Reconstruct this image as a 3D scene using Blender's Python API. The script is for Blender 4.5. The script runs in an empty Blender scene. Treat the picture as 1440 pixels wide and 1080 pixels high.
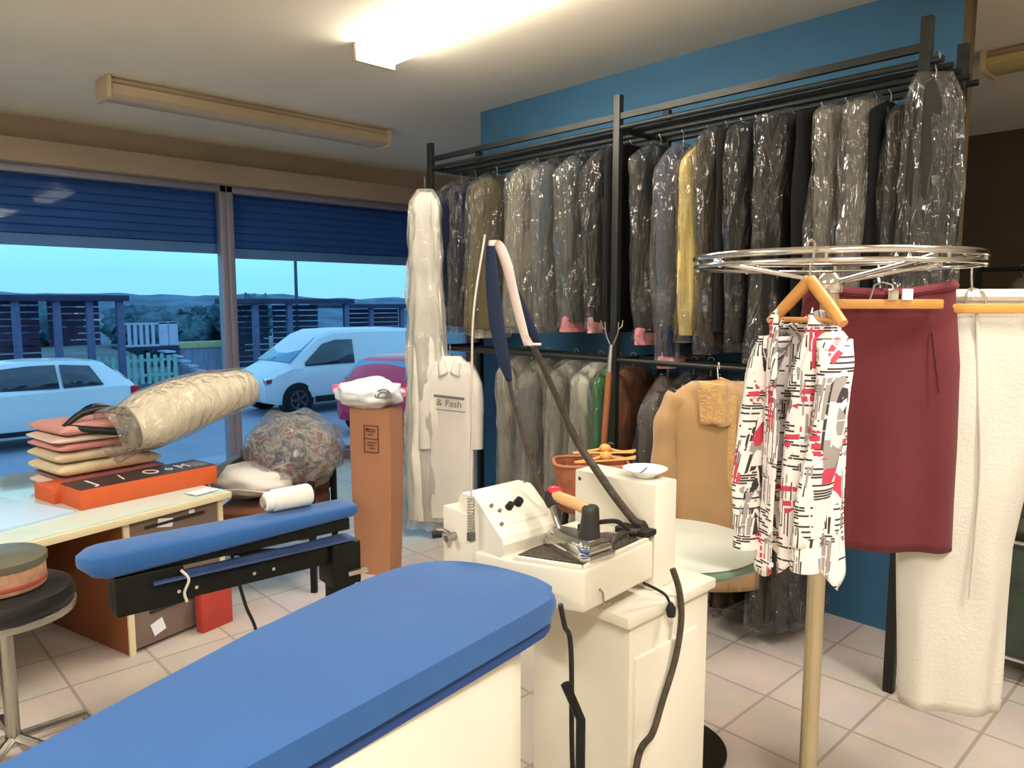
import bpy, bmesh, math, random
from mathutils import Vector, Matrix, noise
R = math.radians
PI = math.pi
random.seed(7)
S = bpy.context.scene
COL = S.collection

# ------------------------------------------------------------------ camera
F = 1040.0
PITCH = math.atan(115 / F)
CH = 1.55
AZ = R(46.5)
cam = bpy.data.cameras.new('camera')
cam.sensor_width = 36
cam.lens = 36 * F / 1440
cam.clip_end = 2000
cob = bpy.data.objects.new('camera', cam)
COL.objects.link(cob)
cob.location = (0, 0, CH)
cob.rotation_euler = (PI / 2 - PITCH, 0, AZ - PI / 2)
S.camera = cob
_fh = (math.cos(AZ), math.sin(AZ)); _r = (math.sin(AZ), -math.cos(AZ), 0)
_cp, _sp = math.cos(PITCH), math.sin(PITCH)
_f = (_fh[0] * _cp, _fh[1] * _cp, -_sp); _u = (_fh[0] * _sp, _fh[1] * _sp, _cp)


def at(u, v, **k):
    """measurement helper: the point of the plane x=, y= or z= that is sighted at photo position u, v"""
    a = (u - 720) / F; b = -(v - 540) / F
    d = [_f[i] + a * _r[i] + b * _u[i] for i in range(3)]
    (ax, val), = k.items()
    i = 'xyz'.index(ax)
    o = (0, 0, CH)
    t = (val - o[i]) / d[i]
    return Vector([o[j] + t * d[j] for j in range(3)])


# ------------------------------------------------------------------ materials
MATS = {}


def lin(c):
    def g(x):
        x /= 255.0
        return x / 12.92 if x <= .04045 else ((x + .055) / 1.055) ** 2.4
    return (g(c[0]), g(c[1]), g(c[2]), 1)


def new_mat(name):
    m = bpy.data.materials.new(name)
    m.use_nodes = True
    nt = m.node_tree
    nt.nodes.clear()
    out = nt.nodes.new('ShaderNodeOutputMaterial')
    return m, nt, out


def N(nt, t, **kw):
    n = nt.nodes.new(t)
    for k, v in kw.items():
        if k in n.inputs:
            n.inputs[k].default_value = v
        else:
            setattr(n, k, v)
    return n


def pm(name, c, rough=.6, metal=0., var=.10, sc=6., bump=.15, bsc=60., spec=.4, emit=None, sheen=0., coat=0., aniso=None):
    """procedural principled material: colour with soft noise variation and a fine bump"""
    if name in MATS:
        return MATS[name]
    m, nt, out = new_mat(name)
    b = N(nt, 'ShaderNodeBsdfPrincipled', Roughness=rough, Metallic=metal)
    b.inputs['Specular IOR Level'].default_value = spec
    b.inputs['Coat Weight'].default_value = coat
    b.inputs['Sheen Weight'].default_value = sheen
    tc = N(nt, 'ShaderNodeTexCoord')
    mp = N(nt, 'ShaderNodeMapping')
    if aniso: mp.inputs['Scale'].default_value = aniso
    nt.links.new(tc.outputs['Object'], mp.inputs['Vector'])
    no = N(nt, 'ShaderNodeTexNoise', Scale=sc, Detail=4.)
    nt.links.new(mp.outputs['Vector'], no.inputs['Vector'])
    rp = N(nt, 'ShaderNodeValToRGB')
    L = lin(c)
    rp.color_ramp.elements[0].position = .3
    rp.color_ramp.elements[1].position = .7
    rp.color_ramp.elements[0].color = (L[0] * (1 - var), L[1] * (1 - var), L[2] * (1 - var), 1)
    rp.color_ramp.elements[1].color = (min(1, L[0] * (1 + var)), min(1, L[1] * (1 + var)), min(1, L[2] * (1 + var)), 1)
    nt.links.new(no.outputs['Fac'], rp.inputs['Fac'])
    nt.links.new(rp.outputs['Color'], b.inputs['Base Color'])
    if bump:
        n2 = N(nt, 'ShaderNodeTexNoise', Scale=bsc, Detail=3.)
        nt.links.new(mp.outputs['Vector'], n2.inputs['Vector'])
        bp = N(nt, 'ShaderNodeBump', Strength=bump, Distance=.01)
        nt.links.new(n2.outputs['Fac'], bp.inputs['Height'])
        nt.links.new(bp.outputs['Normal'], b.inputs['Normal'])
    if emit:
        b.inputs['Emission Color'].default_value = lin(emit[0])
        b.inputs['Emission Strength'].default_value = emit[1]
    nt.links.new(b.outputs['BSDF'], out.inputs['Surface'])
    MATS[name] = m
    return m


def plastic(name, film=(225, 222, 210), dens=.03, gl=.02, rough=.09, bsc=6.5, bst=1.):
    """thin crinkled polythene film"""
    if name in MATS:
        return MATS[name]
    m, nt, out = new_mat(name)
    tc = N(nt, 'ShaderNodeTexCoord')
    mp = N(nt, 'ShaderNodeMapping')
    mp.inputs['Scale'].default_value = (1.6, 1.6, .55)
    nt.links.new(tc.outputs['Object'], mp.inputs['Vector'])
    no = N(nt, 'ShaderNodeTexNoise', Scale=bsc, Detail=3., Distortion=1.6)
    vo = N(nt, 'ShaderNodeTexVoronoi', Scale=bsc * .8)
    vo.feature = 'DISTANCE_TO_EDGE'
    nt.links.new(mp.outputs['Vector'], no.inputs['Vector'])
    nt.links.new(mp.outputs['Vector'], vo.inputs['Vector'])
    ad = N(nt, 'ShaderNodeMath', operation='ADD')
    nt.links.new(no.outputs['Fac'], ad.inputs[0])
    nt.links.new(vo.outputs['Distance'], ad.inputs[1])
    bp = N(nt, 'ShaderNodeBump', Strength=bst, Distance=.10)
    nt.links.new(ad.outputs['Value'], bp.inputs['Height'])
    tr = N(nt, 'ShaderNodeBsdfTransparent')
    gs = N(nt, 'ShaderNodeBsdfGlossy', Roughness=rough)
    df = N(nt, 'ShaderNodeBsdfDiffuse', Color=lin(film))
    nt.links.new(bp.outputs['Normal'], gs.inputs['Normal'])
    lw = N(nt, 'ShaderNodeFresnel', IOR=1.5)
    nt.links.new(bp.outputs['Normal'], lw.inputs['Normal'])
    mu = N(nt, 'ShaderNodeMath', operation='MULTIPLY_ADD')
    mu.inputs[1].default_value = .85
    mu.inputs[2].default_value = gl
    nt.links.new(lw.outputs['Fac'], mu.inputs[0])
    mn = N(nt, 'ShaderNodeMath', operation='MINIMUM')
    mn.inputs[1].default_value = .6
    nt.links.new(mu.outputs['Value'], mn.inputs[0])
    m1 = N(nt, 'ShaderNodeMixShader', Fac=dens)
    nt.links.new(tr.outputs['BSDF'], m1.inputs[1])
    nt.links.new(df.outputs['BSDF'], m1.inputs[2])
    m2 = N(nt, 'ShaderNodeMixShader')
    nt.links.new(mn.outputs['Value'], m2.inputs['Fac'])
    nt.links.new(m1.outputs['Shader'], m2.inputs[1])
    nt.links.new(gs.outputs['BSDF'], m2.inputs[2])
    nt.links.new(m2.outputs['Shader'], out.inputs['Surface'])
    MATS[name] = m
    return m


def glass_mat(name, tint=(240, 250, 250), refl=.06):
    m, nt, out = new_mat(name)
    tr = N(nt, 'ShaderNodeBsdfTransparent', Color=lin(tint))
    gs = N(nt, 'ShaderNodeBsdfGlossy', Roughness=.02)
    fr = N(nt, 'ShaderNodeFresnel', IOR=1.08)
    mx = N(nt, 'ShaderNodeMixShader')
    nt.links.new(fr.outputs['Fac'], mx.inputs['Fac'])
    nt.links.new(tr.outputs['BSDF'], mx.inputs[1])
    nt.links.new(gs.outputs['BSDF'], mx.inputs[2])
    nt.links.new(mx.outputs['Shader'], out.inputs['Surface'])
    return m


def tile_mat(name, c1, c2, mortar, size, msz=.012, rough=.35, rot=0.):
    m, nt, out = new_mat(name)
    b = N(nt, 'ShaderNodeBsdfPrincipled', Roughness=rough)
    tc = N(nt, 'ShaderNodeTexCoord')
    mp = N(nt, 'ShaderNodeMapping')
    mp.inputs['Rotation'].default_value = (0, 0, rot)
    br = N(nt, 'ShaderNodeTexBrick', Scale=1.0)
    br.offset = 0
    br.inputs['Color1'].default_value = lin(c1)
    br.inputs['Color2'].default_value = lin(c2)
    br.inputs['Mortar'].default_value = lin(mortar)
    br.inputs['Brick Width'].default_value = size
    br.inputs['Row Height'].default_value = size
    br.inputs['Mortar Size'].default_value = msz * size
    nt.links.new(tc.outputs['Object'], mp.inputs['Vector'])
    nt.links.new(mp.outputs['Vector'], br.inputs['Vector'])
    no = N(nt, 'ShaderNodeTexNoise', Scale=5., Detail=6.)
    nt.links.new(tc.outputs['Object'], no.inputs['Vector'])
    mx = N(nt, 'ShaderNodeMix', data_type='RGBA', blend_type='MULTIPLY')
    mx.inputs['Factor'].default_value = .35
    nt.links.new(br.outputs['Color'], mx.inputs['A'])
    nt.links.new(no.outputs['Color'], mx.inputs['B'])
    hs = N(nt, 'ShaderNodeHueSaturation', Saturation=.8)
    nt.links.new(mx.outputs['Result'], hs.inputs['Color'])
    nt.links.new(hs.outputs['Color'], b.inputs['Base Color'])
    bp = N(nt, 'ShaderNodeBump', Strength=.2, Distance=.004)
    bp.invert = True
    nt.links.new(br.outputs['Fac'], bp.inputs['Height'])
    nt.links.new(bp.outputs['Normal'], b.inputs['Normal'])
    nt.links.new(b.outputs['BSDF'], out.inputs['Surface'])
    return m


# ------------------------------------------------------------------ mesh builder
class MB:
    def __init__(s):
        s.b = bmesh.new()

    def face(s, pts):
        vs = [s.b.verts.new(p) for p in pts]
        s.b.faces.new(vs)
        return s

    def box(s, c, d, rz=0., bev=0., mat=None):
        b = bmesh.new()
        bmesh.ops.create_cube(b, size=1)
        bmesh.ops.scale(b, vec=d, verts=b.verts)
        if bev:
            bmesh.ops.bevel(b, geom=b.edges[:], offset=bev, segments=2, affect='EDGES', profile=.6)
        M = Matrix.Translation(c) @ Matrix.Rotation(rz, 4, 'Z')
        if mat is not None: M = Matrix.Translation(c) @ mat.to_4x4()
        bmesh.ops.transform(b, matrix=M, verts=b.verts)
        s._add(b)
        return s

    def _add(s, b):
        me = bpy.data.meshes.new('t')
        b.to_mesh(me); b.free()
        s.b.from_mesh(me)
        bpy.data.meshes.remove(me)

    def tube(s, pts, r, n=8, closed=False):
        pts = [Vector(p) for p in pts]
        m = len(pts)
        rr = r if isinstance(r, (list, tuple)) else [r] * m
        tang = []
        for i in range(m):
            if closed:
                t = pts[(i + 1) % m] - pts[i - 1]
            else:
                t = pts[min(i + 1, m - 1)] - pts[max(i - 1, 0)]
            tang.append(t.normalized() if t.length > 1e-9 else Vector((0, 0, 1)))
        a = Vector((0, 0, 1)) if abs(tang[0].z) < .9 else Vector((1, 0, 0))
        x = tang[0].cross(a).normalized()
        rings = []
        for i in range(m):
            x = (x - tang[i] * x.dot(tang[i]))
            if x.length < 1e-6: x = tang[i].orthogonal()
            x.normalize()
            y = tang[i].cross(x)
            rings.append([s.b.verts.new(pts[i] + (x * math.cos(2 * PI * k / n) + y * math.sin(2 * PI * k / n)) * rr[i]) for k in range(n)])
        for i in range(m if closed else m - 1):
            A, B = rings[i], rings[(i + 1) % m]
            for k in range(n):
                s.b.faces.new((A[k], A[(k + 1) % n], B[(k + 1) % n], B[k]))
        if not closed:
            s.b.faces.new(rings[0][::-1]); s.b.faces.new(rings[-1])
        return s

    def cyl(s, p0, p1, r, r1=None, n=20):
        return s.tube([p0, p1], [r, r if r1 is None else r1], n)

    def lathe(s, prof, c=(0, 0, 0), n=28, sx=1., sy=1.):
        rings = [[(c[0] + r * sx * math.cos(2 * PI * k / n), c[1] + r * sy * math.sin(2 * PI * k / n), c[2] + z) for k in range(n)] for r, z in prof]
        return s.loft(rings)

    def loft(s, rings, cap=True, closed=True):
        V = [[s.b.verts.new(p) for p in r] for r in rings]
        n = len(V[0])
        for i in range(len(V) - 1):
            for k in range(n if closed else n - 1):
                s.b.faces.new((V[i][k], V[i][(k + 1) % n], V[i + 1][(k + 1) % n], V[i + 1][k]))
        if cap and closed:
            s.b.faces.new(V[0][::-1]); s.b.faces.new(V[-1])
        return s

    def prism(s, out, z0, z1, bev=0.):
        b = bmesh.new()
        A = [b.verts.new((p[0], p[1], z0)) for p in out]
        B = [b.verts.new((p[0], p[1], z1)) for p in out]
        n = len(out)
        b.faces.new(A[::-1]); t = b.faces.new(B)
        for k in range(n):
            b.faces.new((A[k], A[(k + 1) % n], B[(k + 1) % n], B[k]))
        if bev:
            es = [e for e in b.edges if abs(e.verts[0].co.z - e.verts[1].co.z) < 1e-6]
            bmesh.ops.bevel(b, geom=es, offset=bev, segments=3, affect='EDGES', profile=.5)
        s._add(b)
        return s

    def side_prism(s, prof, y0, y1, bev=0.):
        """profile in x,z extruded along y"""
        b = bmesh.new()
        A = [b.verts.new((p[0], y0, p[1])) for p in prof]
        B = [b.verts.new((p[0], y1, p[1])) for p in prof]
        n = len(prof)
        b.faces.new(A); b.faces.new(B[::-1])
        for k in range(n):
            b.faces.new((A[k], B[k], B[(k + 1) % n], A[(k + 1) % n]))
        bmesh.ops.recalc_face_normals(b, faces=b.faces)
        if bev:
            bmesh.ops.bevel(b, geom=b.edges[:], offset=bev, segments=2, affect='EDGES', profile=.6)
        s._add(b)
        return s

    def grid(s, fn, nu, nv):
        V = [[s.b.verts.new(fn(i / nu, j / nv)) for j in range(nv + 1)] for i in range(nu + 1)]
        for i in range(nu):
            for j in range(nv):
                s.b.faces.new((V[i][j], V[i + 1][j], V[i + 1][j + 1], V[i][j + 1]))
        return s

    def blob(s, c, r, sub=3, amp=.1, fr=3., seed=0.):
        b = bmesh.new()
        bmesh.ops.create_icosphere(b, subdivisions=sub, radius=1)
        for v in b.verts:
            k = 1 + amp * noise.noise(v.co * fr + Vector((seed, seed * .7, 0)))
            v.co = Vector((v.co.x * r[0] * k, v.co.y * r[1] * k, v.co.z * r[2] * k)) + Vector(c)
        s._add(b)
        return s

    def build(s, name, mat, parent=None, loc=(0, 0, 0), rz=0., sharp=40, solid=0., sub=0):
        bmesh.ops.recalc_face_normals(s.b, faces=s.b.faces)
        me = bpy.data.meshes.new(name)
        s.b.to_mesh(me); s.b.free()
        me.polygons.foreach_set('use_smooth', [True] * len(me.polygons))
        me.set_sharp_from_angle(angle=R(sharp))
        o = bpy.data.objects.new(name, me)
        COL.objects.link(o)
        if mat: me.materials.append(mat)
        o.location = loc
        o.rotation_euler = (0, 0, rz)
        if parent: o.parent = parent
        if solid:
            md = o.modifiers.new('solid', 'SOLIDIFY'); md.thickness = solid; md.offset = 0
        if sub:
            md = o.modifiers.new('sub', 'SUBSURF'); md.levels = sub; md.render_levels = sub
        return o


def tag(o, label, cat, group=None):
    o['label'] = label; o['category'] = cat
    if group: o['group'] = group
    return o


def thing(name, loc, label, cat, group=None, rz=0.):
    o = bpy.data.objects.new(name, None)
    o.empty_display_size = .05
    COL.objects.link(o)
    o.location = loc; o.rotation_euler = (0, 0, rz)
    return tag(o, label, cat, group)


def struct(o):
    o['kind'] = 'structure'
    return o


def copy_tree(o, parent=None):
    c = o.copy(); COL.objects.link(c)
    if parent: c.parent = parent
    for ch in list(o.children):
        copy_tree(ch, c)
    return c


def text_mesh(name, txt, size, mat, parent, M, ext=.0006):
    cu = bpy.data.curves.new(name, 'FONT')
    cu.body = txt; cu.size = size; cu.extrude = ext; cu.align_x = 'CENTER'; cu.align_y = 'CENTER'
    t = bpy.data.objects.new(name + '_tmp', cu)
    COL.objects.link(t)
    dg = bpy.context.evaluated_depsgraph_get()
    me = bpy.data.meshes.new_from_object(t.evaluated_get(dg))
    bpy.data.objects.remove(t); bpy.data.curves.remove(cu)
    me.transform(M)
    o = bpy.data.objects.new(name, me)
    me.materials.clear(); me.materials.append(mat)
    COL.objects.link(o)
    if parent: o.parent = parent
    return o


def spline(pts, n=8):
    """Catmull-Rom through points"""
    P = [Vector(p) for p in pts]
    P = [P[0] * 2 - P[1]] + P + [P[-1] * 2 - P[-2]]
    out = []
    for i in range(1, len(P) - 2):
        p0, p1, p2, p3 = P[i - 1:i + 3]
        for k in range(n):
            t = k / n
            out.append(.5 * ((2 * p1) + (p2 - p0) * t + (2 * p0 - 5 * p1 + 4 * p2 - p3) * t * t + (3 * p1 - p0 - 3 * p2 + p3) * t ** 3))
    out.append(P[-2])
    return out


def nz(x, y, z):
    return noise.noise(Vector((x, y, z)))


def lerp(a, b, t):
    return a + (b - a) * t


def interp(tab, x):
    for (x0, y0), (x1, y1) in zip(tab, tab[1:]):
        if x <= x1:
            return y0 + (y1 - y0) * max(0, (x - x0)) / (x1 - x0)
    return tab[-1][1]


S.view_settings.view_transform = 'Standard'
S.view_settings.look = 'None'
S.view_settings.gamma = 1
S.view_settings.exposure = 0
S.cycles.transparent_max_bounces = 40
# ------------------------------------------------------------------ palette
M_ceil = pm('ceiling_paint', (236, 227, 208), .9, var=.05, sc=1.2, bump=.05)
M_cream = pm('cream_wall_paint', (228, 218, 196), .85, var=.05, sc=2)
M_brown = pm('unlit_room_brown', (92, 76, 54), .9, var=.12, sc=2)  # dark brown puts the shade of the unlit back room into the colour
M_lint = pm('lintel_paint', (176, 160, 142), .85, var=.05, sc=2)
M_bluewall = pm('blue_wall_paint', (52, 98, 132), .75, var=.06, sc=2, bump=.08)
M_alu = pm('window_aluminium', (150, 150, 170), .45, .3, var=.04)
M_shut = pm('shutter_blue', (60, 96, 176), .6, var=.08, sc=3)
M_shutbar = pm('shutter_bar_blue', (120, 150, 215), .55, var=.05)
M_floor = tile_mat('floor_tiles', (212, 196, 182), (205, 187, 172), (172, 154, 140), .33, .02)
M_fix = pm('fixture_housing', (205, 188, 158), .55, var=.04)
M_black = pm('black_metal', (26, 27, 25), .4, .5, var=.2, sc=14, bump=.1)
M_rack = pm('rack_metal', (38, 40, 38), .45, .4, var=.15, sc=10)
M_chrome = pm('chrome', (225, 225, 222), .12, 1., var=.02, bump=.02)
M_steel = pm('brushed_steel', (170, 168, 160), .3, 1., var=.06, sc=20)
M_wire = pm('hanger_wire', (190, 188, 180), .3, .9, var=.04)
M_white = pm('machine_white', (226, 220, 203), .4, var=.03, sc=4, bump=.03)
M_wood = pm('hanger_wood', (205, 146, 76), .45, var=.12, sc=5, aniso=(1, 1, 6), coat=.2)
M_bluepad = pm('blue_pad_cloth', (32, 84, 144), .75, var=.06, sc=5, bump=.12, bsc=300, sheen=.15)
M_bluepad2 = pm('blue_pad_side', (34, 66, 122), .8, var=.08, sc=5, bump=.12, bsc=300)
M_orange = pm('orange_card', (206, 92, 46), .55, var=.05)
M_darkcard = pm('dark_card', (58, 44, 46), .5, var=.15, sc=10)
M_card = pm('cardboard', (172, 122, 92), .85, var=.06, sc=4, bump=.1)
M_print = pm('brown_print', (112, 66, 52), .8, var=.05)
M_paper = pm('white_paper', (232, 236, 240), .6, var=.02)
M_film = plastic('clear_film')
M_filmw = plastic('milky_film', (226, 222, 210), .30, .04, .2, 7, .7)
M_filmg = plastic('grey_film', (205, 200, 185), .08, .03, .10, 7, 1.)
M_rubber = pm('black_rubber', (30, 28, 26), .6, var=.2)
M_hose = pm('hose_webbing', (70, 60, 48), .7, var=.3, sc=60, bump=.5, bsc=200)
M_screw = pm('screw_head', (120, 116, 104), .35, .8)
M_glass = glass_mat('window_glass')

# ------------------------------------------------------------------ setting
struct(MB().box((2, 1.75, -.05), (10, 9.6, .1)).build('floor', M_floor))
struct(MB().box((2, 1.8, 2.95), (10, 9.6, .1)).build('ceiling', M_ceil))
w = MB()
w.box((2, 6.6, 2.73), (10, .2, .34)).box((-1.65, 6.6, 1.28), (2.7, .2, 2.56)).box((6.25, 6.6, 1.28), (1.5, .2, 2.56)).box((2.6, 6.6, -.42), (5.8, .2, .94))
struct(w.build('wall_front', M_lint))
struct(MB().box((3.63, 2.585, 1.45), (.06, 3.07, 2.9)).build('wall_back', M_bluewall))
struct(MB().box((-3.05, 1.7, 1.45), (.1, 9.6, 2.9)).build('wall_left', M_cream))
struct(MB().box((2, -3.05, 1.45), (10, .1, 2.9)).build('wall_right', M_cream))
struct(MB().box((7.05, 1.7, 1.45), (.1, 9.6, 2.9)).build('wall_rear', M_brown))
struct(MB().box((3.63, 1.035, 1.45), (.06, .03, 2.9)).build('trim_1', M_brown))
struct(MB().box((2, 6.44, 2.64), (9.9, .12, .17), bev=.012).build('trim_2', M_lint))
struct(MB().box((2, 6.46, .04), (9.9, .07, .08), bev=.005).build('baseboard_front', M_alu))


def window(n, x0, x1):
    f = MB()
    z0, z1 = .05, 2.56
    for x in (x0 + .03, x1 - .03): f.box((x, 6.55, (z0 + z1) / 2), (.06, .1, z1 - z0), bev=.006)
    for z in (z0 + .03, z1 - .03): f.box(((x0 + x1) / 2, 6.55, z), (x1 - x0, .1, .06), bev=.006)
    o = struct(f.build('window_%d' % n, M_alu))
    MB().box(((x0 + x1) / 2, 6.55, (z0 + z1) / 2), (x1 - x0 - .1, .008, z1 - z0 - .1)).build('window_pane', M_glass, o)


window(1, -.3, 2.73)
window(2, 2.73, 5.5)
for n, (x0, x1, zb, lab) in enumerate(((-.28, 2.715, 1.985, 'blue roller shutter half lowered outside the left shop window'), (2.745, 5.48, 1.95, 'blue roller shutter half lowered outside the shop window behind the bagged clothes'))):
    t = thing('roller_shutter', ((x0 + x1) / 2, 6.68, zb), lab, 'shutter', 'roller shutters over the shop windows')
    m = MB()
    k = 0
    z = .085
    while z < .72:
        m.side_prism([(-.008, z), (.006, z + .008), (.008, z + .035), (.004, z + .062), (-.006, z + .068)], -(x1 - x0) / 2, (x1 - x0) / 2)
        z += .068
    o = m.build('slat_curtain', M_shut, t, rz=-PI / 2)
    MB().box((0, 0, .04), (x1 - x0, .03, .09), bev=.008).build('bottom_bar', M_shutbar, t)


# ceiling fixtures
def fixture(loc, L, wd, hgt, rz, mat_d, label):
    t = thing('fluorescent_fixture', loc, label, 'ceiling light', 'fluorescent ceiling fixtures', rz)
    MB().box((0, 0, -.018), (L, wd * .62, .036), bev=.006).build('housing', M_fix, t)
    prof = [(-wd / 2 * .8, -.03), (-wd / 2, -.045), (-wd / 2 * .92, -hgt * .8), (-wd / 2 * .6, -hgt), (wd / 2 * .6, -hgt), (wd / 2 * .92, -hgt * .8), (wd / 2, -.045), (wd / 2 * .8, -.03)]
    MB().loft([[(x, y, z) for y, z in prof] for x in (-L / 2 + .03, L / 2 - .03)]).build('diffuser', mat_d, t)
    for s in (-1, 1):
        MB().box((s * (L / 2 - .012), 0, -hgt / 2 - .004), (.03, wd * 1.03, hgt + .01), bev=.008).build('end_cap', M_fix, t)
    return t


M_lit = pm('lit_diffuser', (255, 250, 235), .5, var=.01, bump=0, emit=((255, 247, 232), 40.))
M_unlit = pm('unlit_diffuser', (196, 178, 146), .45, var=.04, sc=8, bump=.2, bsc=120)
M_dim = pm('dim_diffuser', (190, 176, 120), .5, var=.05)
fixture((2.3, 2.72, 2.898), 1.56, .24, .085, PI / 2, M_lit, 'lit white fluorescent fixture on the ceiling above the clothes rack')
fixture((2.42, 5.1, 2.897), 2.05, .22, .12, R(1), M_unlit, 'unlit beige fluorescent fixture on the ceiling near the shop window')
fixture((4.82, .5, 2.898), 1.56, .24, .1, PI / 2, M_dim, 'unlit yellowish fluorescent fixture on the ceiling beyond the blue wall')


def area(name, loc, sx, sy, e, c=(1., .95, .86), rot=(0, 0, 0)):
    l = bpy.data.lights.new(name, 'AREA')
    l.shape = 'RECTANGLE'; l.size = sx; l.size_y = sy; l.energy = e; l.color = c
    o = bpy.data.objects.new(name, l)
    COL.objects.link(o)
    o.location = loc; o.rotation_euler = rot
    return o


# unseen fill lights added below the ceiling, behind and beside the camera
area('fill_light', (2.2, -.3, 2.86), .25, 1.5, 75)
area('fill_light', (-.3, -.6, 2.86), 1.5, .25, 105)
area('fill_light', (-1.2, 2.6, 2.86), .25, 1.5, 85)

# ------------------------------------------------------------------ world
wd = bpy.data.worlds.new('dusk_sky')
S.world = wd
wd.use_nodes = True
nt = wd.node_tree
nt.nodes.clear()
out = nt.nodes.new('ShaderNodeOutputWorld')
bg = nt.nodes.new('ShaderNodeBackground')
tc = nt.nodes.new('ShaderNodeTexCoord')
sx = nt.nodes.new('ShaderNodeSeparateXYZ')
rp = nt.nodes.new('ShaderNodeValToRGB')
mpn = N(nt, 'ShaderNodeMapping')
mpn.inputs['Scale'].default_value = (1, 1, 5)
cn = N(nt, 'ShaderNodeTexNoise', Scale=3., Detail=5.)
nt.links.new(tc.outputs['Generated'], mpn.inputs['Vector'])
nt.links.new(mpn.outputs['Vector'], cn.inputs['Vector'])
ma = N(nt, 'ShaderNodeMath', operation='MULTIPLY_ADD')
ma.inputs[1].default_value = .05
ma.inputs[2].default_value = -.025
nt.links.new(cn.outputs['Fac'], ma.inputs[0])
ad = N(nt, 'ShaderNodeMath', operation='ADD')
nt.links.new(tc.outputs['Generated'], sx.inputs['Vector'])
nt.links.new(sx.outputs['Z'], ad.inputs[0])
nt.links.new(ma.outputs['Value'], ad.inputs[1])
nt.links.new(ad.outputs['Value'], rp.inputs['Fac'])
els = rp.color_ramp.elements
els[0].position = 0.0; els[0].color = lin((140, 200, 240))
els[1].position = .085; els[1].color = lin((152, 224, 250))
e = els.new(.035); e.color = lin((136, 206, 246))
e = els.new(.6); e.color = lin((150, 196, 244))
nt.links.new(rp.outputs['Color'], bg.inputs['Color'])
bg.inputs['Strength'].default_value = 1.5
nt.links.new(bg.outputs['Background'], out.inputs['Surface'])

# ------------------------------------------------------------------ street outside
SG = -.9
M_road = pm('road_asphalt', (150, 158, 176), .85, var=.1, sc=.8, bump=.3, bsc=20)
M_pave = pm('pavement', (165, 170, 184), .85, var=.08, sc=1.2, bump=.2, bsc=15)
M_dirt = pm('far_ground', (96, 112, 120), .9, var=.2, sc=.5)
struct(MB().box((20, 9.2, SG - .1), (80, 5, .2)).build('ground_pavement', M_pave))
struct(MB().box((20, 15.6, SG - .14), (80, 7.8, .2)).build('ground_street', M_road))
struct(MB().box((20, 35, SG - .12), (120, 31, .2)).build('ground_square', M_dirt))
hm = MB()
hm.grid(lambda a, b: (lerp(-60, 260, a), lerp(60, 190, b), lerp(-14, 3.6, b) + 1.6 * nz(a * 14, b * 4, 1) + 1. * nz(a * 40, b * 8, 5) - 4.2 * max(0, a - .38) * b), 120, 24)
M_hill = pm('hazy_hill', (84, 116, 140), .95, var=.45, sc=.12, bump=0)  # blue-grey and lightened: distance haze put into the base colour
struct(hm.build('ground_hillside', M_hill))
M_house = pm('house_wall', (206, 214, 222), .8, var=.1)  # wall tone lightened too, for the haze over the hillside
M_roofh = pm('house_roof', (120, 118, 138), .8, var=.1)
rnd = random.Random(3)
for i in range(34):
    x = 12 + 68 * ((i * .618) % 1); y = 112 + 50 * ((i * .377 + .2) % 1)
    a = (x + 60) / 320; b = (y - 60) / 130
    z = lerp(-14, 3.6, b) + 1.6 * nz(a * 14, b * 4, 1) + 1. * nz(a * 40, b * 8, 5) - 4.2 * max(0, a - .38) * b
    wv, dv, hv = rnd.uniform(1.6, 3.4), rnd.uniform(1.6, 2.4), rnd.uniform(.9, 1.5)
    if i == 0:
        h0 = thing('house', (x, y, z - .2), 'small pale house with a grey roof on the far hillside', 'house', 'houses on the far hillside')
        MB().box((0, 0, .6), (2.6, 2, 1.2)).build('wall', M_house, h0)
        m = MB().side_prism([(-1.45, 1.2), (1.45, 1.2), (0, 1.75)], -1.05, 1.05).build('roof', M_roofh, h0)
        h = h0
    else:
        h = copy_tree(h0)
    h.location = (x, y, z - .2); h.rotation_euler = (0, 0, rnd.uniform(-.6, .6)); h.scale = (wv / 2.6, dv / 2, hv / 1.2)
# trees
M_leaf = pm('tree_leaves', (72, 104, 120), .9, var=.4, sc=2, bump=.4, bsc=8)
M_bark = pm('tree_bark', (60, 58, 60), .9)


def tree(x, y, h, wdt, label, seed):
    t = thing('tree', (x, y, SG - .02), label, 'tree', 'trees beyond the square')
    m = MB()
    for k in range(26):
        a = rnd.uniform(0, 2 * PI); q = rnd.uniform(.2, 1) ** .6
        rr = rnd.uniform(.16, .3) * wdt
        m.blob((math.cos(a) * q * wdt * .42, math.sin(a) * q * wdt * .42, h * rnd.uniform(.42, .9)), (rr, rr, rr * .8), 3, .7, 4., seed + k)
    m.build('foliage', M_leaf, t, sharp=85)
    MB().cyl((0, 0, 0), (0, 0, h * .6), .16, .08, 8).build('trunk', M_bark, t)


for i, (u, y, h, wdt, lab) in enumerate(((262, 36, 1.7, 3.2, 'round dark tree seen between the pergola and the window mullion'), (305, 41, 2.1, 3.4, 'dark tree just left of the window mullion'),
                                         (338, 34, 2.5, 2.6, 'dark tree just right of the window mullion'), (205, 45, 1.6, 4., 'broad dark tree behind the white railing'),
                                         (30, 50, 2.0, 4.5, 'broad dark tree behind the leftmost pergola posts'), (232, 31, 1.75, 2.4, 'slim dark tree over the railing landing'))):
    p = at(u, 430, y=y)
    tree(p.x, y, h, wdt, lab, i * 9.1)

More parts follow.
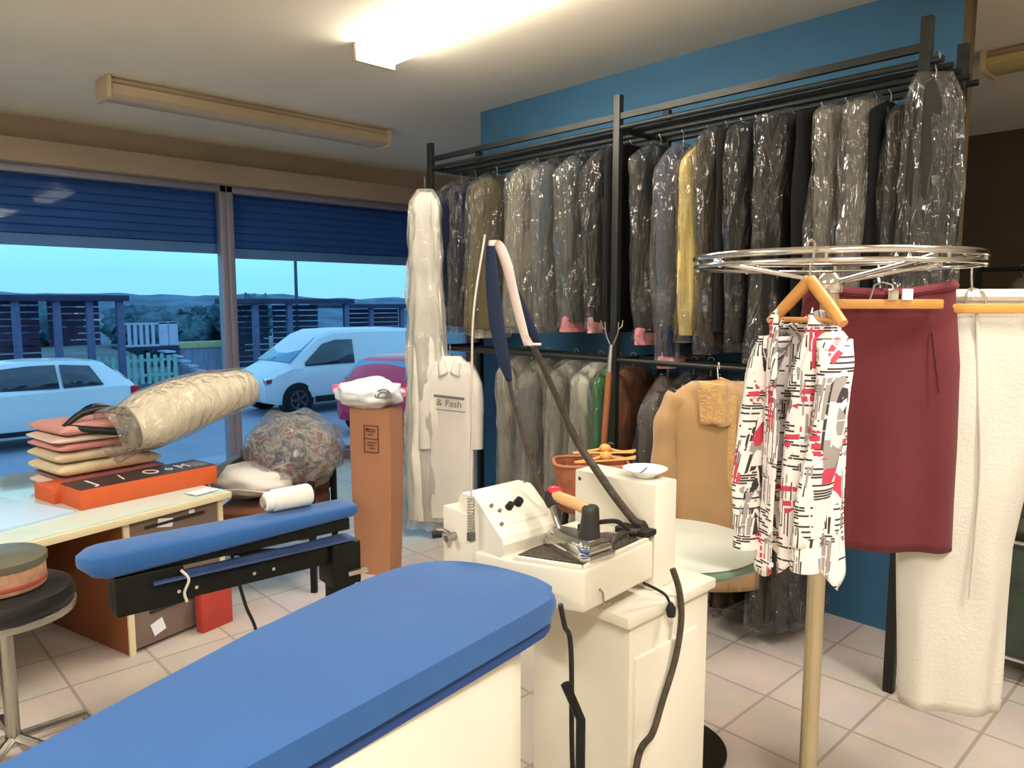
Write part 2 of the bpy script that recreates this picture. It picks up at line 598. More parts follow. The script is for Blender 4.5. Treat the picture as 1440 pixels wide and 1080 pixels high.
# lamp post
p = at(416, 390, y=35)
t = thing('lamp_post', (p.x, 35, SG), 'thin grey street lamp post rising above the dark shelter', 'lamp post')
MB().cyl((0, 0, 0), (0, 0, 8), .1, .06, 10).build('pole', pm('post_metal', (70, 90, 110), .5, .3), t)
MB().box((0, -.5, 8.0), (.2, 1.1, .1), bev=.03).build('lamp_head', M_alu, t)

# pergola and shelters
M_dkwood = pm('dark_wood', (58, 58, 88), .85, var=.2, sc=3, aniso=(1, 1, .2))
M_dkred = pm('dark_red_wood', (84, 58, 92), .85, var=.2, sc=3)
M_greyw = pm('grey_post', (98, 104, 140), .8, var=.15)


def shelter(u0, u1, ztop, y, depth, label, posts, mwall, gaps):
    a = at(u0, 430, y=y).x; b = at(u1, 430, y=y).x
    t = thing('wooden_shelter', ((a + b) / 2, y, SG - .02), label, 'shelter', 'wooden shelters across the street')
    W = b - a; H = ztop - SG
    MB().box((0, depth / 2, H - .08), (W + .3, depth + .3, .16), bev=.02).build('roof', M_dkwood, t)
    for u in posts:
        x = at(u, 430, y=y).x - (a + b) / 2
        MB().box((x, .08, (H - .16) / 2), (.17, .16, H - .16), bev=.015).build('post', M_greyw, t)
    m = MB()
    for s, e, z0, z1 in gaps:
        x0 = lerp(-W / 2, W / 2, s); x1 = lerp(-W / 2, W / 2, e)
        z = z0
        while z < z1 - .05:
            m.box(((x0 + x1) / 2, depth - .1, z + .09), (x1 - x0, .04, .15))
            z += .19
    m.build('slat_panel', mwall, t)


shelter(10, 172, 1.76, 22, 2.4, 'dark wooden shelter on grey posts at the left across the street', (22, 80, 126, 169), M_dkred, ((.02, .42, .3, 2.5), (.5, 1, 1.2, 2.5)))
shelter(352, 490, 1.68, 22, 2.2, 'dark blue wooden shelter behind the white van', (360, 408, 488), M_dkwood, ((.0, .45, .3, 2.45), (.5, 1, .3, 2.4)))
shelter(482, 600, 1.5, 25, 2.2, 'dark purple wooden shelter right of the van roof', (523, 566), M_dkred, ((.35, 1, .3, 2.3),))
# white railing landing
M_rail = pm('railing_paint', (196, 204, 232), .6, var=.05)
M_railg = pm('railing_green', (150, 205, 205), .6, var=.12, sc=6)
y = 24
x0, x1, x2 = at(172, 455, y=y).x, at(222, 455, y=y).x, at(250, 455, y=y).x
t = thing('railing_landing', ((x0 + x2) / 2, y, SG - .02), 'white railed wooden landing with steps across the street', 'railing')
MB().box((0, .6, 1.07), (x2 - x0, 1.3, .1)).build('deck', M_dkwood, t)
m = MB()
for z in (1.16, 1.82): m.box(((x0 + x1) / 2 - (x0 + x2) / 2, 0, z), (x1 - x0, .05, .06))
k = x0
while k < x1:
    m.box((k - (x0 + x2) / 2, 0, 1.49), (.09, .035, .68)); k += .17
m.build('rail_panel', M_rail, t)
m = MB()
for xx in (x1 + .15, x2 - .15): m.box((xx - (x0 + x2) / 2, 0, 1.5), (.26, .05, .7))
m.box(((x1 + x2) / 2 - (x0 + x2) / 2, 0, 1.84), (x2 - x1, .05, .06))
m.build('gate_frame', M_rail, t)
m = MB()
for k in range(6): m.box(((x2 - x0) / 2 - .5 + k * .22, -.35, .98 - k * .16), (.3, .8, .05))
m.build('stair', M_rail, t)
for xx in (-(x2 - x0) / 2 + .1, 0, (x2 - x0) / 2 - .1):
    MB().box((xx, .6, .51), (.12, .12, 1.02)).build('post', M_dkwood, t)
# picket fence
x0, x1 = at(138, 500, y=23.2).x, at(248, 500, y=23.2).x
t = thing('picket_fence', ((x0 + x1) / 2, 23.2, SG), 'pale green picket fence below the white railing', 'fence')
m = MB(); k = x0
while k < x1:
    h = .86 + .1 * nz(k * 3, 0, 0)
    m.box((k - (x0 + x1) / 2, 0, .05 + h / 2), (.10, .03, h)); k += .19
m.build('pickets', M_railg, t)
MB().box((0, .03, .3), (x1 - x0, .04, .08)).box((0, .03, .75), (x1 - x0, .04, .08)).build('rail', M_railg, t)
x0, x1 = at(252, 500, y=24.5).x, at(330, 500, y=24.5).x
t = thing('low_wall', ((x0 + x1) / 2, 24.5, SG), 'low wall with a yellowish coping left of the mullion', 'wall')
MB().box((0, 0, .5), (x1 - x0, .25, 1.0)).build('wall_body', pm('rough_wall', (150, 160, 190), .9, var=.25, sc=6, aniso=(4, 1, .3)), t)
MB().box((0, 0, 1.08), (x1 - x0 + .1, .4, .2), bev=.02).build('coping', pm('coping_stone', (196, 196, 150), .8), t)

# ------------------------------------------------------------------ vehicles
M_carw = pm('car_white', (226, 232, 238), .25, var=.02, bump=0, coat=.5)
M_vanw = pm('van_white', (220, 226, 234), .35, var=.02, bump=0, coat=.3)
M_carred = pm('car_red', (226, 48, 84), .3, var=.03, bump=0, coat=.5)
M_cglass = pm('car_glass', (34, 50, 66), .08, var=.05, bump=0, spec=.8)
M_tyre = pm('tyre', (22, 24, 28), .8)
M_rim = pm('alloy_rim', (120, 126, 140), .35, .8)
M_tail = pm('tail_light', (210, 20, 40), .25, var=.05, bump=0)
M_taillit = pm('lit_tail_light', (230, 30, 60), .3, var=.02, bump=0, emit=((255, 60, 90), 2.2))
M_trimk = pm('car_black_trim', (24, 26, 32), .6)


def vehicle(name, loc, rz, label, cat, mat, st, wheels, wr, sidewin, quads, extras):
    """local x runs from the tail (0) to the nose"""
    t = thing(name, loc, label, cat, None, rz)
    rings = []
    for x, w, zb, zm, wt, zt in st:
        h = [(-w * .94, zb), (-w, zb + .18 * (zm - zb)), (-w, lerp(zb, zm, .7)), (-w * .985, zm), (-wt - (.0), zt - .07 if zt - zm > .1 else zt - .02), (-wt * .86, zt), (-wt * .3, zt + .015)]
        pts = h + [(-a, b) for a, b in h[::-1]]
        rings.append([(x, a, b) for a, b in pts])
    MB().loft(rings).build('body', mat, t, sharp=28)
    def prof(x):
        return [interp([(s[0], s[k]) for s in st], x) for k in range(6)]
    for sgn in (-1, 1):
        for poly in sidewin:
            pts = []
            for x, z in poly:
                _, w, zb, zm, wt, zt = prof(x)
                k = min(1, max(0, (z - zm) / max(.05, zt - .07 - zm)))
                pts.append(Vector((x, sgn * (lerp(w * .985, wt, k) + .028), z)))
            m = MB()
            m.face(pts if sgn < 0 else pts[::-1])
            m.build('side_window', M_cglass, t, solid=.008)
    for nm, q, mt in quads:
        m = MB(); m.face([Vector(p) for p in q]); m.build(nm, mt, t, solid=.012)
    for x in wheels:
        _, w, zb, zm, wt, zt = prof(x)
        for sgn in (-1, 1):
            y = sgn * (w - .02)
            MB().cyl((x, y - sgn * .25, wr + .01), (x, y + sgn * .026, wr + .01), wr * 1.16, n=28).build('wheel_arch', M_trimk, t)
            wh = MB().lathe([(wr * .6, -.1), (wr * .97, -.1), (wr, -.07), (wr, .07), (wr * .97, .1), (wr * .6, .1)], n=28).build('wheel', M_tyre, t, loc=(x, y - sgn * .05, wr))
            wh.rotation_euler = (PI / 2, 0, 0)
            rm = MB().lathe([(0, -.09), (wr * .64, -.09), (wr * .66, .07), (wr * .58, .07), (wr * .55, .02), (0, .02)], n=24)
            for k in range(5):
                a = 2 * PI * k / 5
                rm.box((math.cos(a) * wr * .33, math.sin(a) * wr * .33, .05), (wr * .6, wr * .14, .05), rz=a)
            rm.cyl((0, 0, 0), (0, 0, .075), wr * .13)
            r_ = rm.build('rim', M_rim, wh)
            if sgn > 0: r_.rotation_euler = (PI, 0, 0)
            r_.location = (0, 0, .035 if sgn < 0 else -.035)
    for nm, mb, mt in extras:
        mb.build(nm, mt, t)
    return t


hatch = [(0, .66, .42, .78, .60, .90), (.10, .80, .26, .92, .68, 1.0), (.30, .85, .2, .96, .63, 1.2), (.55, .86, .18, .95, .58, 1.37), (.9, .87, .18, .94, .57, 1.42), (1.6, .87, .18, .92, .57, 1.44), (2.2, .87, .18, .90, .56, 1.40),
         (2.55, .87, .18, .90, .62, 1.22), (2.95, .86, .18, .89, .74, .96), (3.5, .83, .18, .82, .72, .87), (3.85, .76, .24, .70, .62, .74), (3.97, .64, .34, .58, .52, .60)]
vehicle('car', (4.35, 15.3, SG), PI, 'white hatchback parked outside the left shop window', 'car', M_carw, hatch, (.78, 3.22), .31,
        [[(.62, 1.0), (.78, 1.33), (1.25, 1.37), (1.25, .985)], [(1.31, .985), (1.31, 1.37), (1.7, 1.37), (2.15, 1.33), (2.75, .975)]],
        [('rear_window', [(.16, -.62, 1.04), (.16, .62, 1.04), (.5, .52, 1.35), (.5, -.52, 1.35)], M_cglass), ('windshield', [(2.32, -.52, 1.36), (2.32, .52, 1.36), (2.94, .66, 1.0), (2.94, -.66, 1.0)], M_cglass)],
        [('tail_light', MB().box((.10, -.74, .86), (.16, .2, .16), bev=.03), M_tail), ('tail_light', MB().box((.10, .74, .86), (.16, .2, .16), bev=.03), M_tail),
         ('sill_trim', MB().box((2, -.875, .27), (2.0, .02, .08), bev=.005).box((2, .875, .27), (2.0, .02, .08), bev=.005), M_trimk)])
vanst = [(0, .78, .35, .95, .70, 1.70), (.06, .86, .26, 1.0, .74, 1.78), (.6, .9, .22, 1.0, .76, 1.82), (1.8, .9, .22, 1.0, .76, 1.83), (2.5, .9, .22, 1.0, .72, 1.81), (2.85, .9, .22, 1.0, .68, 1.70), (3.2, .89, .22, 1.0, .70, 1.46), (3.6, .88, .22, 1.0, .76, 1.12), (3.95, .85, .24, .88, .74, .96), (4.22, .78, .3, .7, .66, .82), (4.32, .66, .4, .6, .55, .66)]
vehicle('van', (11.15, 15.9, SG), PI + R(2), 'white panel van driving past outside the right shop window', 'van', M_vanw, vanst, (.75, 3.5), .32,
        [[(2.05, 1.06), (2.05, 1.6), (2.5, 1.6), (2.8, 1.52), (3.3, 1.12), (3.3, 1.05)]],
        [('windshield', [(2.9, -.6, 1.66), (2.9, .6, 1.66), (3.62, .72, 1.14), (3.62, -.72, 1.14)], pm('windshield_glass', (120, 165, 200), .1, var=.03, bump=0, spec=.9)), ('rear_window', [(-.01, -.6, 1.1), (-.01, .6, 1.1), (-.01, .55, 1.5), (-.01, -.55, 1.5)], M_cglass)],
        [('sill_trim', MB().box((2.1, -.91, .3), (2.0, .02, .14), bev=.005).box((2.1, .91, .3), (2.0, .02, .14), bev=.005), M_trimk),
         ('side_mirror', MB().box((3.1, -1.0, 1.12), (.1, .18, .2), bev=.03), M_trimk), ('head_light', MB().box((4.1, -.74, .76), (.25, .14, .16), bev=.04), M_chrome), ('head_light', MB().box((4.1, .74, .76), (.25, .14, .16), bev=.04), M_chrome)])
vehicle('car', (7.35, 11.5, SG), R(25), 'red hatchback with lit tail light seen past the cardboard box', 'car', M_carred, hatch, (.78, 3.22), .31,
        [[(.62, 1.0), (.78, 1.33), (1.25, 1.37), (1.25, .985)], [(1.31, .985), (1.31, 1.37), (1.7, 1.37), (2.15, 1.33), (2.75, .975)]],
        [('rear_window', [(.155, -.66, 1.04), (.155, .66, 1.04), (.49, .54, 1.35), (.49, -.54, 1.35)], pm('bright_car_glass', (120, 165, 195), .1, var=.03, bump=0)), ('windshield', [(2.32, -.52, 1.36), (2.32, .52, 1.36), (2.94, .66, 1.0), (2.94, -.66, 1.0)], M_cglass)],
        [('tail_light', MB().box((.08, -.72, .84), (.16, .22, .16), bev=.03), M_taillit), ('tail_light', MB().box((.08, .72, .84), (.16, .22, .16), bev=.03), M_taillit)])

# ================================================================== SHOP INTERIOR
# ------------------------------------------------------------------ garment builder
def garment_rings(W, T, L, drop, seed, amp, flare=1.0, nzs=30, n=32, neck=.07, slump=.0, botT=None, fr=5.):
    """closed horizontal rings of a hung garment, neck at z=0 and hem at z=-L; x = width, y = thickness"""
    rings = []
    for i in range(nzs + 1):
        q = i / nzs
        z = -L * (q ** 1.35)
        d = min(1, -z / drop) if drop else 1
        hw = lerp(neck, W / 2, math.sin(d * PI / 2) ** 1.1 if d < 1 else 1)
        body = max(0, (-z - drop) / max(.01, L - drop))
        hw *= lerp(1, flare, body)
        ht = lerp(.022, T / 2, min(1, d ** .7)) * (1 + .18 * math.sin(body * 5 + seed))
        if botT: ht = lerp(ht, botT / 2, body)
        cx = slump * body * .05 + .012 * nz(seed, q * 3, 1)
        ring = []
        for k in range(n):
            a = 2 * PI * k / n
            c, s_ = math.cos(a), math.sin(a)
            x = hw * math.copysign(abs(c) ** .75, c)
            y = ht * math.copysign(abs(s_) ** .8, s_)
            f = nz(math.cos(a) * 2 * fr * .4 + seed, math.sin(a) * 2 * fr * .4, z * fr * .55) + .5 * nz(math.cos(a) * fr + seed * 2, math.sin(a) * fr, z * fr * 1.6)
            fold = math.sin(a * 7 + seed * 3 + z * 2) * min(1, body * 2) * .45
            kx = amp * (f + fold) * min(1, d + .15)
            ring.append((cx + x + kx * c, y + kx * s_ * 1.1, z + amp * .4 * nz(x * 9, seed, z * 4) * (1 if i else 0)))
        rings.append(ring)
    return rings


def hook_pts(r=.018, h=.09):
    """wire hook; its bend rests on a rail whose top is at the origin, stem goes down to -h"""
    p = [(0, -r * 1.05, -.012)]
    for k in range(0, 9):
        a = PI - PI * k / 8
        p.append((0, r * math.cos(a), r * math.sin(a) - .003))
    p += [(0, r * .6, -.03), (0, 0, -.05), (0, 0, -h)]
    return p


M_plastic_hanger = pm('green_hanger', (20, 130, 90), .4, var=.05)
M_hangk = pm('black_hanger', (28, 28, 30), .45, var=.1)


def bagged(name, loc, rz, label, col, W, T, L, drop, seed, film, group, cat='garment', hem=None, hookmat=None, neck=.06, flare=1., bagL=None, bagamp=.02, slump=0., hookh=.09, inner_amp=.012, rough=.85):
    t = thing(name, loc, label, cat, group, rz)
    cm = pm('cloth_%d_%d_%d' % col, col, rough, var=.14, sc=5, bump=.25, bsc=160, spec=.2)
    g = MB().loft(garment_rings(W, T, L, drop, seed, inner_amp, flare, slump=slump, neck=neck)).build('garment', cm, t, loc=(0, 0, -hookh), sharp=80)
    bl = bagL or (L + .06)
    MB().loft(garment_rings(W + .03, T + .03, bl, drop + .02, seed + 3.3, bagamp, flare, neck=neck + .008, slump=slump, fr=7., nzs=44, n=40)).build('plastic_cover', film, t, loc=(0, 0, -hookh + .022), sharp=80)
    MB().tube(hook_pts(h=hookh + .03), .0026, 6).build('hanger_hook', hookmat or M_wire, t)
    if hem:
        hm_ = pm('hem_%d_%d_%d' % hem, hem, .8, var=.25, sc=30, bump=.2)
        MB().loft([[(x * .75, y * .7, z) for x, y, z in r] for r in garment_rings(W * .9, T, .09, .001, seed + 1, .012, 1., nzs=5, neck=W * .4)]).build('tag_cloth', hm_, t, loc=(-.03, 0, -hookh - L + .03), sharp=80)
    return t


# ------------------------------------------------------------------ clothes rack
RX = 3.235
PY = (3.965, 2.417, 1.0)
rk = thing('clothes_rack', (3.24, 2.49, 0), 'long dark metal two-tier clothes rack along the blue wall', 'clothes rack')
for x in (3.03, 3.45):
    for y in PY:
        MB().box((x - 3.24, y - 2.49, 1.29), (.035, .04, 2.58), bev=.004).build('post', M_rack, rk)
for x in (3.03, 3.135, 3.235, 3.34, 3.45):
    MB().cyl((x - 3.24, PY[2] - .06 - 2.49, 2.42), (x - 3.24, PY[0] - 2.49, 2.42), .013, n=10).build('rail', M_rack, rk)
MB().box((3.03 - 3.24, 0, 2.475), (.022, PY[0] - PY[2], .03)).build('top_bar', M_rack, rk)
for x in (3.03, 3.235):
    MB().cyl((x - 3.24, PY[2] - 2.49, 1.25), (x - 3.24, PY[0] - 2.49, 1.25), .014, n=10).build('lower_rail', M_rack, rk)
for y in PY:
    for z in (2.42, 1.25, .12):
        MB().box((0, y - 2.49, z), (.42, .025, .03)).build('cross_bar', M_rack, rk)
RT = 2.42 + .013   # top of the hanging rail
LT = 1.25 + .014

GU = 'bagged garments on the upper rail'
upper = [  # photo column of the near edge, colour, width, thick, length, shoulder drop, film, label, hem, hook length
    (592, (26, 34, 58), .42, .13, .94, .13, 'c', 'dark navy bagged jacket on the upper rail, directly beside the long white dress', None, .10),
    (628, (22, 26, 44), .42, .09, .95, .12, 'c', 'second dark navy bagged suit from the left rail end', None, .09),
    (655, (92, 82, 58), .43, .11, .96, .10, 'c', 'olive bagged jacket left of the blue and white hose cover', (222, 214, 200), .09),
    (708, (112, 106, 94), .44, .14, .95, .11, 'g', 'pale grey bagged garment just behind the top of the hose cover', None, .07),
    (738, (76, 80, 84), .44, .10, .94, .11, 'g', 'mid grey bagged garment right of the hose cover top', None, .08),
    (772, (60, 66, 64), .44, .12, .92, .14, 'g', 'grey green bagged suit with pink cloth at its hem, upper rail', (214, 128, 138), .07),
    (812, (32, 31, 29), .43, .10, .92, .15, 'c', 'crinkly black bagged suit with pale pink hem, left of the middle post', (206, 150, 150), .07),
    (842, (15, 15, 14), .42, .09, .98, .06, 'n', 'plain black garment directly left of the middle rack post', None, .06),
    (882, (36, 37, 36), .42, .09, .95, .12, 'c', 'black bagged suit with pink hem directly right of the middle rack post', (216, 140, 150), .09),
    (908, (46, 54, 82), .44, .12, 1.03, .15, 'g', 'slate blue bagged jacket right of the middle rack post', (226, 170, 176), .12),
    (944, (196, 174, 106), .43, .11, .92, .14, 'c', 'pale yellow bagged garment on the upper rail', None, .12),
    (972, (58, 50, 44), .42, .10, 1.02, .08, 'c', 'dark brown bagged jacket directly right of the yellow garment', None, .07),
    (996, (22, 21, 20), .42, .08, .96, .08, 'n', 'plain black garment behind the dark brown bagged jacket', None, .06),
    (1014, (34, 33, 31), .43, .09, 1.0, .07, 'c', 'narrow black bagged jacket with a creased cover, left of the wide black suit', None, .07),
    (1056, (30, 28, 26), .45, .13, 1.05, .05, 'c', 'wide black bagged suit with one long glossy crease', None, .06),
    (1104, (17, 17, 16), .44, .09, .98, .06, 'n', 'plain black garment right of the wide black bagged suit', None, .06),
    (1134, (104, 98, 86), .44, .11, 1.0, .06, 'g', 'grey bagged garment under the left of two pointed covers', None, .07),
    (1172, (92, 84, 76), .44, .12, 1.0, .06, 'g', 'taupe bagged garment under the right of two pointed covers', None, .07),
    (1200, (18, 20, 20), .43, .08, 1.0, .08, 'n', 'black garment right of the two pointed covers', None, .09),
    (1248, (40, 37, 33), .17, .09, 1.02, .10, 'c', 'dark grey glossy bagged garment at the right end of the upper rail', None, .08),
    (1272, (44, 38, 32), .42, .09, 1.0, .10, 'c', 'dark brown bagged garment hanging by the right end post of the rack', None, .10),
]
for i, (u, col, W, T, L, dr, fl, lab, hem, hh) in enumerate(upper):
    y = at(u, 300, x=RX - W / 2).y - T / 2
    y = min(max(y, 1.1), 3.9)
    if fl == 'n':
        t = thing('garment', (RX, y, RT), lab, 'garment', 'plain black garments on the upper rail', rnd.uniform(-.05, .05))
        MB().loft(garment_rings(W, T, L, dr, i * 1.7, .010)).build('cloth', pm('cloth_k%d' % i, col, .9, var=.15, sc=5, bump=.25, bsc=150, spec=.2), t, loc=(0, 0, -hh), sharp=80)
        MB().tube(hook_pts(h=hh + .03), .0026, 6).build('hanger_hook', M_wire, t)
    else:
        px_, py_, pr_ = (3.03, .962, R(-45)) if u == 1248 else (RX, y, rnd.uniform(-.10, .10))
        bagged('bagged_garment', (px_, py_, RT), pr_, lab, col, W, T, L, dr, i * 1.7, M_film if fl == 'c' else M_filmg, GU, hem=hem, hookh=hh, slump=rnd.uniform(-1, 1), hookmat=M_plastic_hanger if u == 944 else None)

# long white dress cover at the left end, hanging from the end of the front rail
dr_ = bagged('dress_cover', (2.90, 3.86, 2.33), R(-43), 'long white bagged dress hanging almost to the floor at the left end of the rack', (226, 220, 206), .17, .11, 2.12, .10, 4.2, M_filmw, None, cat='dress', flare=1.6, bagL=2.2, bagamp=.03, inner_amp=.022, neck=.04)

GL = 'bagged garments on the lower rail'
lower = [
    (690, (150, 146, 136), .44, .14, .92, .10, 'g', 'pale grey bagged garment on the lower rail, right of the white overshirt', .05),
    (722, (112, 110, 102), .44, .15, .98, .12, 'g', 'mid grey bagged garment on the lower rail behind the control housing', .06),
    (762, (132, 130, 120), .44, .13, .96, .10, 'g', 'light grey bagged garment on the lower rail behind the hose', .05),
    (798, (168, 166, 152), .43, .12, .90, .10, 'c', 'off-white bagged garment on the lower rail, left of the green one', .05),
    (824, (34, 120, 66), .42, .10, .80, .10, 'c', 'bright green garment on the lower rail', .06),
    (846, (122, 76, 46), .42, .09, .82, .07, 'c', 'brown garment on the lower rail beside the green one', .06),
    (884, (96, 88, 80), .44, .17, .70, .20, 'c', 'taupe bagged jacket on the lower rail, left of the shearling coat', .10),
    (928, (34, 32, 34), .43, .10, .92, .12, 'c', 'charcoal bagged coat behind the shearling coat', .08),
    (952, (30, 27, 24), .43, .10, .98, .12, 'c', 'black bagged coat hidden mostly behind the shearling coat', .08),
    (1000, (48, 40, 32), .43, .10, 1.07, .12, 'c', 'dark brown bagged coat hanging low behind the glass table', .08),
    (1052, (40, 36, 32), .43, .11, 1.08, .12, 'c', 'dark bagged coat on the lower rail behind the printed blouse', .08),
    (1085, (52, 54, 56), .43, .10, 1.07, .12, 'c', 'charcoal grey bagged coat hanging low, left of the round rail pole', .08),
]
for i, (u, col, W, T, L, dr, fl, lab, hh) in enumerate(lower):
    y = at(u, 560, x=RX - W / 2).y - T / 2
    bagged('bagged_garment', (RX, min(max(y, 1.1), 3.9), LT), rnd.uniform(-.12, .12), lab, col, W, T, L, dr, i * 2.3 + .7, M_film if fl == 'c' else M_filmg, GL, hookh=hh, slump=rnd.uniform(-1, 1))

# white printed overshirt hanging front-on at the left of the lower rail
M_shirt = pm('white_jersey', (222, 216, 206), .85, var=.04, sc=3, bump=.2, bsc=200)
t = thing('overshirt', (2.99, 3.73, LT), 'long white overshirt with grey chest lettering on the lower rail', 'shirt', None, R(-47))
MB().loft(garment_rings(.30, .11, 1.06, .10, 8.8, .008, 1.04)).build('body', M_shirt, t, loc=(0, 0, -.06), sharp=80)
for sg in (-1, 1):
    MB().tube(spline([(sg * .10, 0, -.11), (sg * .155, -.01, -.22), (sg * .17, -.01, -.42), (sg * .17, -.02, -.66)]), [.045] * 9 + [.05] * 8 + [.045] * 8, 12).build('sleeve', M_shirt, t, sharp=80)
MB().tube(hook_pts(h=.09), .0028, 6).build('hanger_hook', M_wire, t)
for sg in (-1, 1):
    MB().grid(lambda a, b, sg=sg: (sg * lerp(.006 + .03 * (1 - a), .075 - .01 * a, b), -.04 - .02 * a - .012 * math.sin(b * PI), -.075 - .085 * a - .03 * b), 8, 6).build('collar', M_shirt, t, solid=.005, sharp=80)
M_ink = pm('grey_ink', (104, 102, 104), .8)
mm = Matrix.Translation((.0, -.072, -.36)) @ Matrix.Rotation(PI / 2, 4, 'X') @ Matrix.Rotation(R(-6), 4, 'Z')
text_mesh('chest_print', '& Fash', .062, M_ink, t, mm)
pr = MB()
pr.box((0, -.073, -.318), (.20, .002, .016), mat=Matrix.Rotation(R(6), 3, 'Y')).box((.01, -.073, -.405), (.19, .002, .005), mat=Matrix.Rotation(R(6), 3, 'Y'))
pr.build('print_bars', M_ink, t)

# tan shearling coat, open, facing the room
M_suede = pm('tan_suede', (172, 136, 92), .9, var=.10, sc=4, bump=.2, bsc=120, sheen=.4)
M_lining = pm('coat_lining', (168, 104, 52), .85, var=.1, sc=5)
M_fleece = pm('fleece', (200, 158, 100), .95, var=.18, sc=40, bump=1., bsc=90, sheen=.5)
t = thing('shearling_coat', (2.93, 1.75, LT), 'tan suede coat with fleece collar hanging open on the lower rail', 'coat', None, R(-47))


def coat_shell(a, b):
    th = lerp(R(298), R(-78), a)      # from the right front edge round the back to the left front edge
    z = -.93 * b
    d = min(1, (b + .02) / .12)
    hw = lerp(.08, .205, math.sin(d * PI / 2)) * (1 + .10 * b)
    ht = lerp(.03, .085, d) * (1 + .25 * b)
    k = 1 + .05 * nz(math.cos(th) * 2, math.sin(th) * 2, z * 4)
    return (hw * k * math.cos(th), ht * k * math.sin(th), z)


MB().grid(coat_shell, 40, 24).build('body', M_suede, t, loc=(0, 0, -.07), solid=.012, sharp=80)
MB().grid(lambda a, b: ((a - .5) * .30, .055 + .01 * math.sin(a * 9), -.02 - .9 * b), 14, 8).build('lining', M_lining, t, loc=(0, 0, -.07), solid=.006)
for sg in (-1, 1):
    MB().tube(spline([(sg * .17, 0, -.13), (sg * .225, -.01, -.26), (sg * .235, -.03, -.5), (sg * .235, -.05, -.72)]), [.055 + .004 * math.sin(k) for k in range(25)], 14).build('sleeve', M_suede, t, sharp=80)
    MB().tube([(sg * .235, -.045, -.68), (sg * .235, -.052, -.78)], [.066, .070], 14).build('cuff', M_fleece, t, sharp=60)
    MB().box((.045 if sg < 0 else .135, -.088 + .01 * (sg > 0), -.52), (.036, .024, .80), bev=.01).build('front_edge', M_fleece, t)
MB().grid(lambda a, b: (-.105 + .125 * a + .02 * b, -.075 - .03 * math.sin(a * PI) - .012 * b, -.05 - .19 * b - .02 * a + .012 * nz(a * 4, b * 4, 1)), 10, 10).build('collar', M_fleece, t, solid=.035, sharp=80, sub=1)
MB().grid(lambda a, b: (.01 + .13 * a, .03, -.045 - .05 * b - .05 * a), 8, 4).build('collar', M_fleece, t, solid=.03, sharp=80, sub=1)
wh = thing('wooden_hanger', (2.93, 1.75, LT + .004), 'pale wooden hanger with trouser bar inside the tan shearling coat', 'hanger', 'wooden hangers', R(-47))
MB().tube(spline([(-.17, .01, -.14), (-.08, .005, -.095), (0, 0, -.075), (.08, .005, -.095), (.17, .01, -.14)]), .012, 8).build('arm', M_wood, wh)
MB().cyl((-.13, -.0, -.20), (.13, 0, -.20), .007, n=8).build('trouser_bar', M_wood, wh)
MB().tube(hook_pts(h=.09), .003, 6).build('hook', M_wire, wh)

# pole with a two-pronged fork, leaning on the middle post
t = thing('garment_pole', (2.80, 2.36, 0), 'wooden garment pole with a two-pronged steel fork leaning at the middle rack post', 'pole')
MB().tube([(0, 0, 0.008), (.13, .01, 1.2)], .016, 10).build('shaft', pm('brown_shaft', (140, 84, 48), .5, var=.2, sc=6, aniso=(1, 1, .2)), t)
MB().tube([(.13, .01, 1.19), (.145, .011, 1.335)], [.017, .011], 10).build('ferrule', M_steel, t)
for sg in (-1, 1):
    fork = [(.145, .011, 1.32), (.145 + sg * .012, .011 - sg * .014, 1.36), (.145 + sg * .02, .011 - sg * .024, 1.40), (.145 + sg * .022, .011 - sg * .026, 1.45)]
    MB().tube(spline(fork, 4), .004, 6).tube([(.145 + sg * .02, .011 - sg * .024, 1.41), (.145 + sg * .034, .011 - sg * .04, 1.43), (.145 + sg * .036, .011 - sg * .042, 1.46)], .0035, 6).build('prong', M_steel, t)

# ------------------------------------------------------------------ desk with drawers
DA = R(14.8)
DO = Vector((1.404, 3.512, 0))           # front right corner of the desk
DZ = .64


def dk(x, y, z=0.):
    """desk frame: x leftwards negative from the right front corner, y towards the window"""
    c, s_ = math.cos(DA), math.sin(DA)
    return Vector((DO.x + x * c - y * s_, DO.y + x * s_ + y * c, z))


M_desktop = pm('desk_top_cream', (226, 222, 200), .35, var=.04, sc=4)
M_deskglass = pm('desk_glass_top', (206, 222, 212), .08, var=.02, bump=0, spec=.7)
M_deskedge = pm('desk_edge', (222, 208, 170), .5, var=.05)
M_deskwood = pm('desk_brown_wood', (128, 74, 42), .5, var=.2, sc=4, aniso=(1, 1, .25))
M_drawer = pm('drawer_front', (120, 102, 90), .6, var=.1, sc=5)
M_groove = pm('drawer_groove', (52, 42, 36), .8)
dkt = thing('desk', dk(0, 0, 0), 'low cream topped counter desk with brown sides in front of the shop window', 'desk', None, DA)
MB().box((-.95, .62, DZ - .022), (1.96, 1.28, .032), bev=.006).build('desk_top', M_deskedge, dkt)
MB().box((-.95, .62, DZ - .003), (1.93, 1.25, .006), bev=.002).build('glass_sheet', M_deskglass, dkt)
for x in (-.012, -.485, -1.88):
    MB().box((x, .6, (DZ - .04) / 2), (.024, 1.14, DZ - .04), bev=.003).build('side_panel', M_deskwood, dkt)
    MB().box((x, .022, (DZ - .04) / 2), (.026, .012, DZ - .04)).build('edge_strip', M_deskedge, dkt)
MB().box((-1.18, 1.10, .33), (1.38, .02, .5)).build('back_panel', M_deskwood, dkt)
MB().box((-1.18, .30, .33), (.02, .5, .54)).build('side_panel', M_deskwood, dkt)
for z, h in ((.50, .185), (.305, .185), (.11, .185)):
    d = MB().box((-.248, .04, z), (.445, .03, h), bev=.004).build('drawer', M_drawer, dkt)
    MB().box((-.248, .024, z + .055), (.30, .012, .014), bev=.003).build('drawer_pull', M_groove, d)
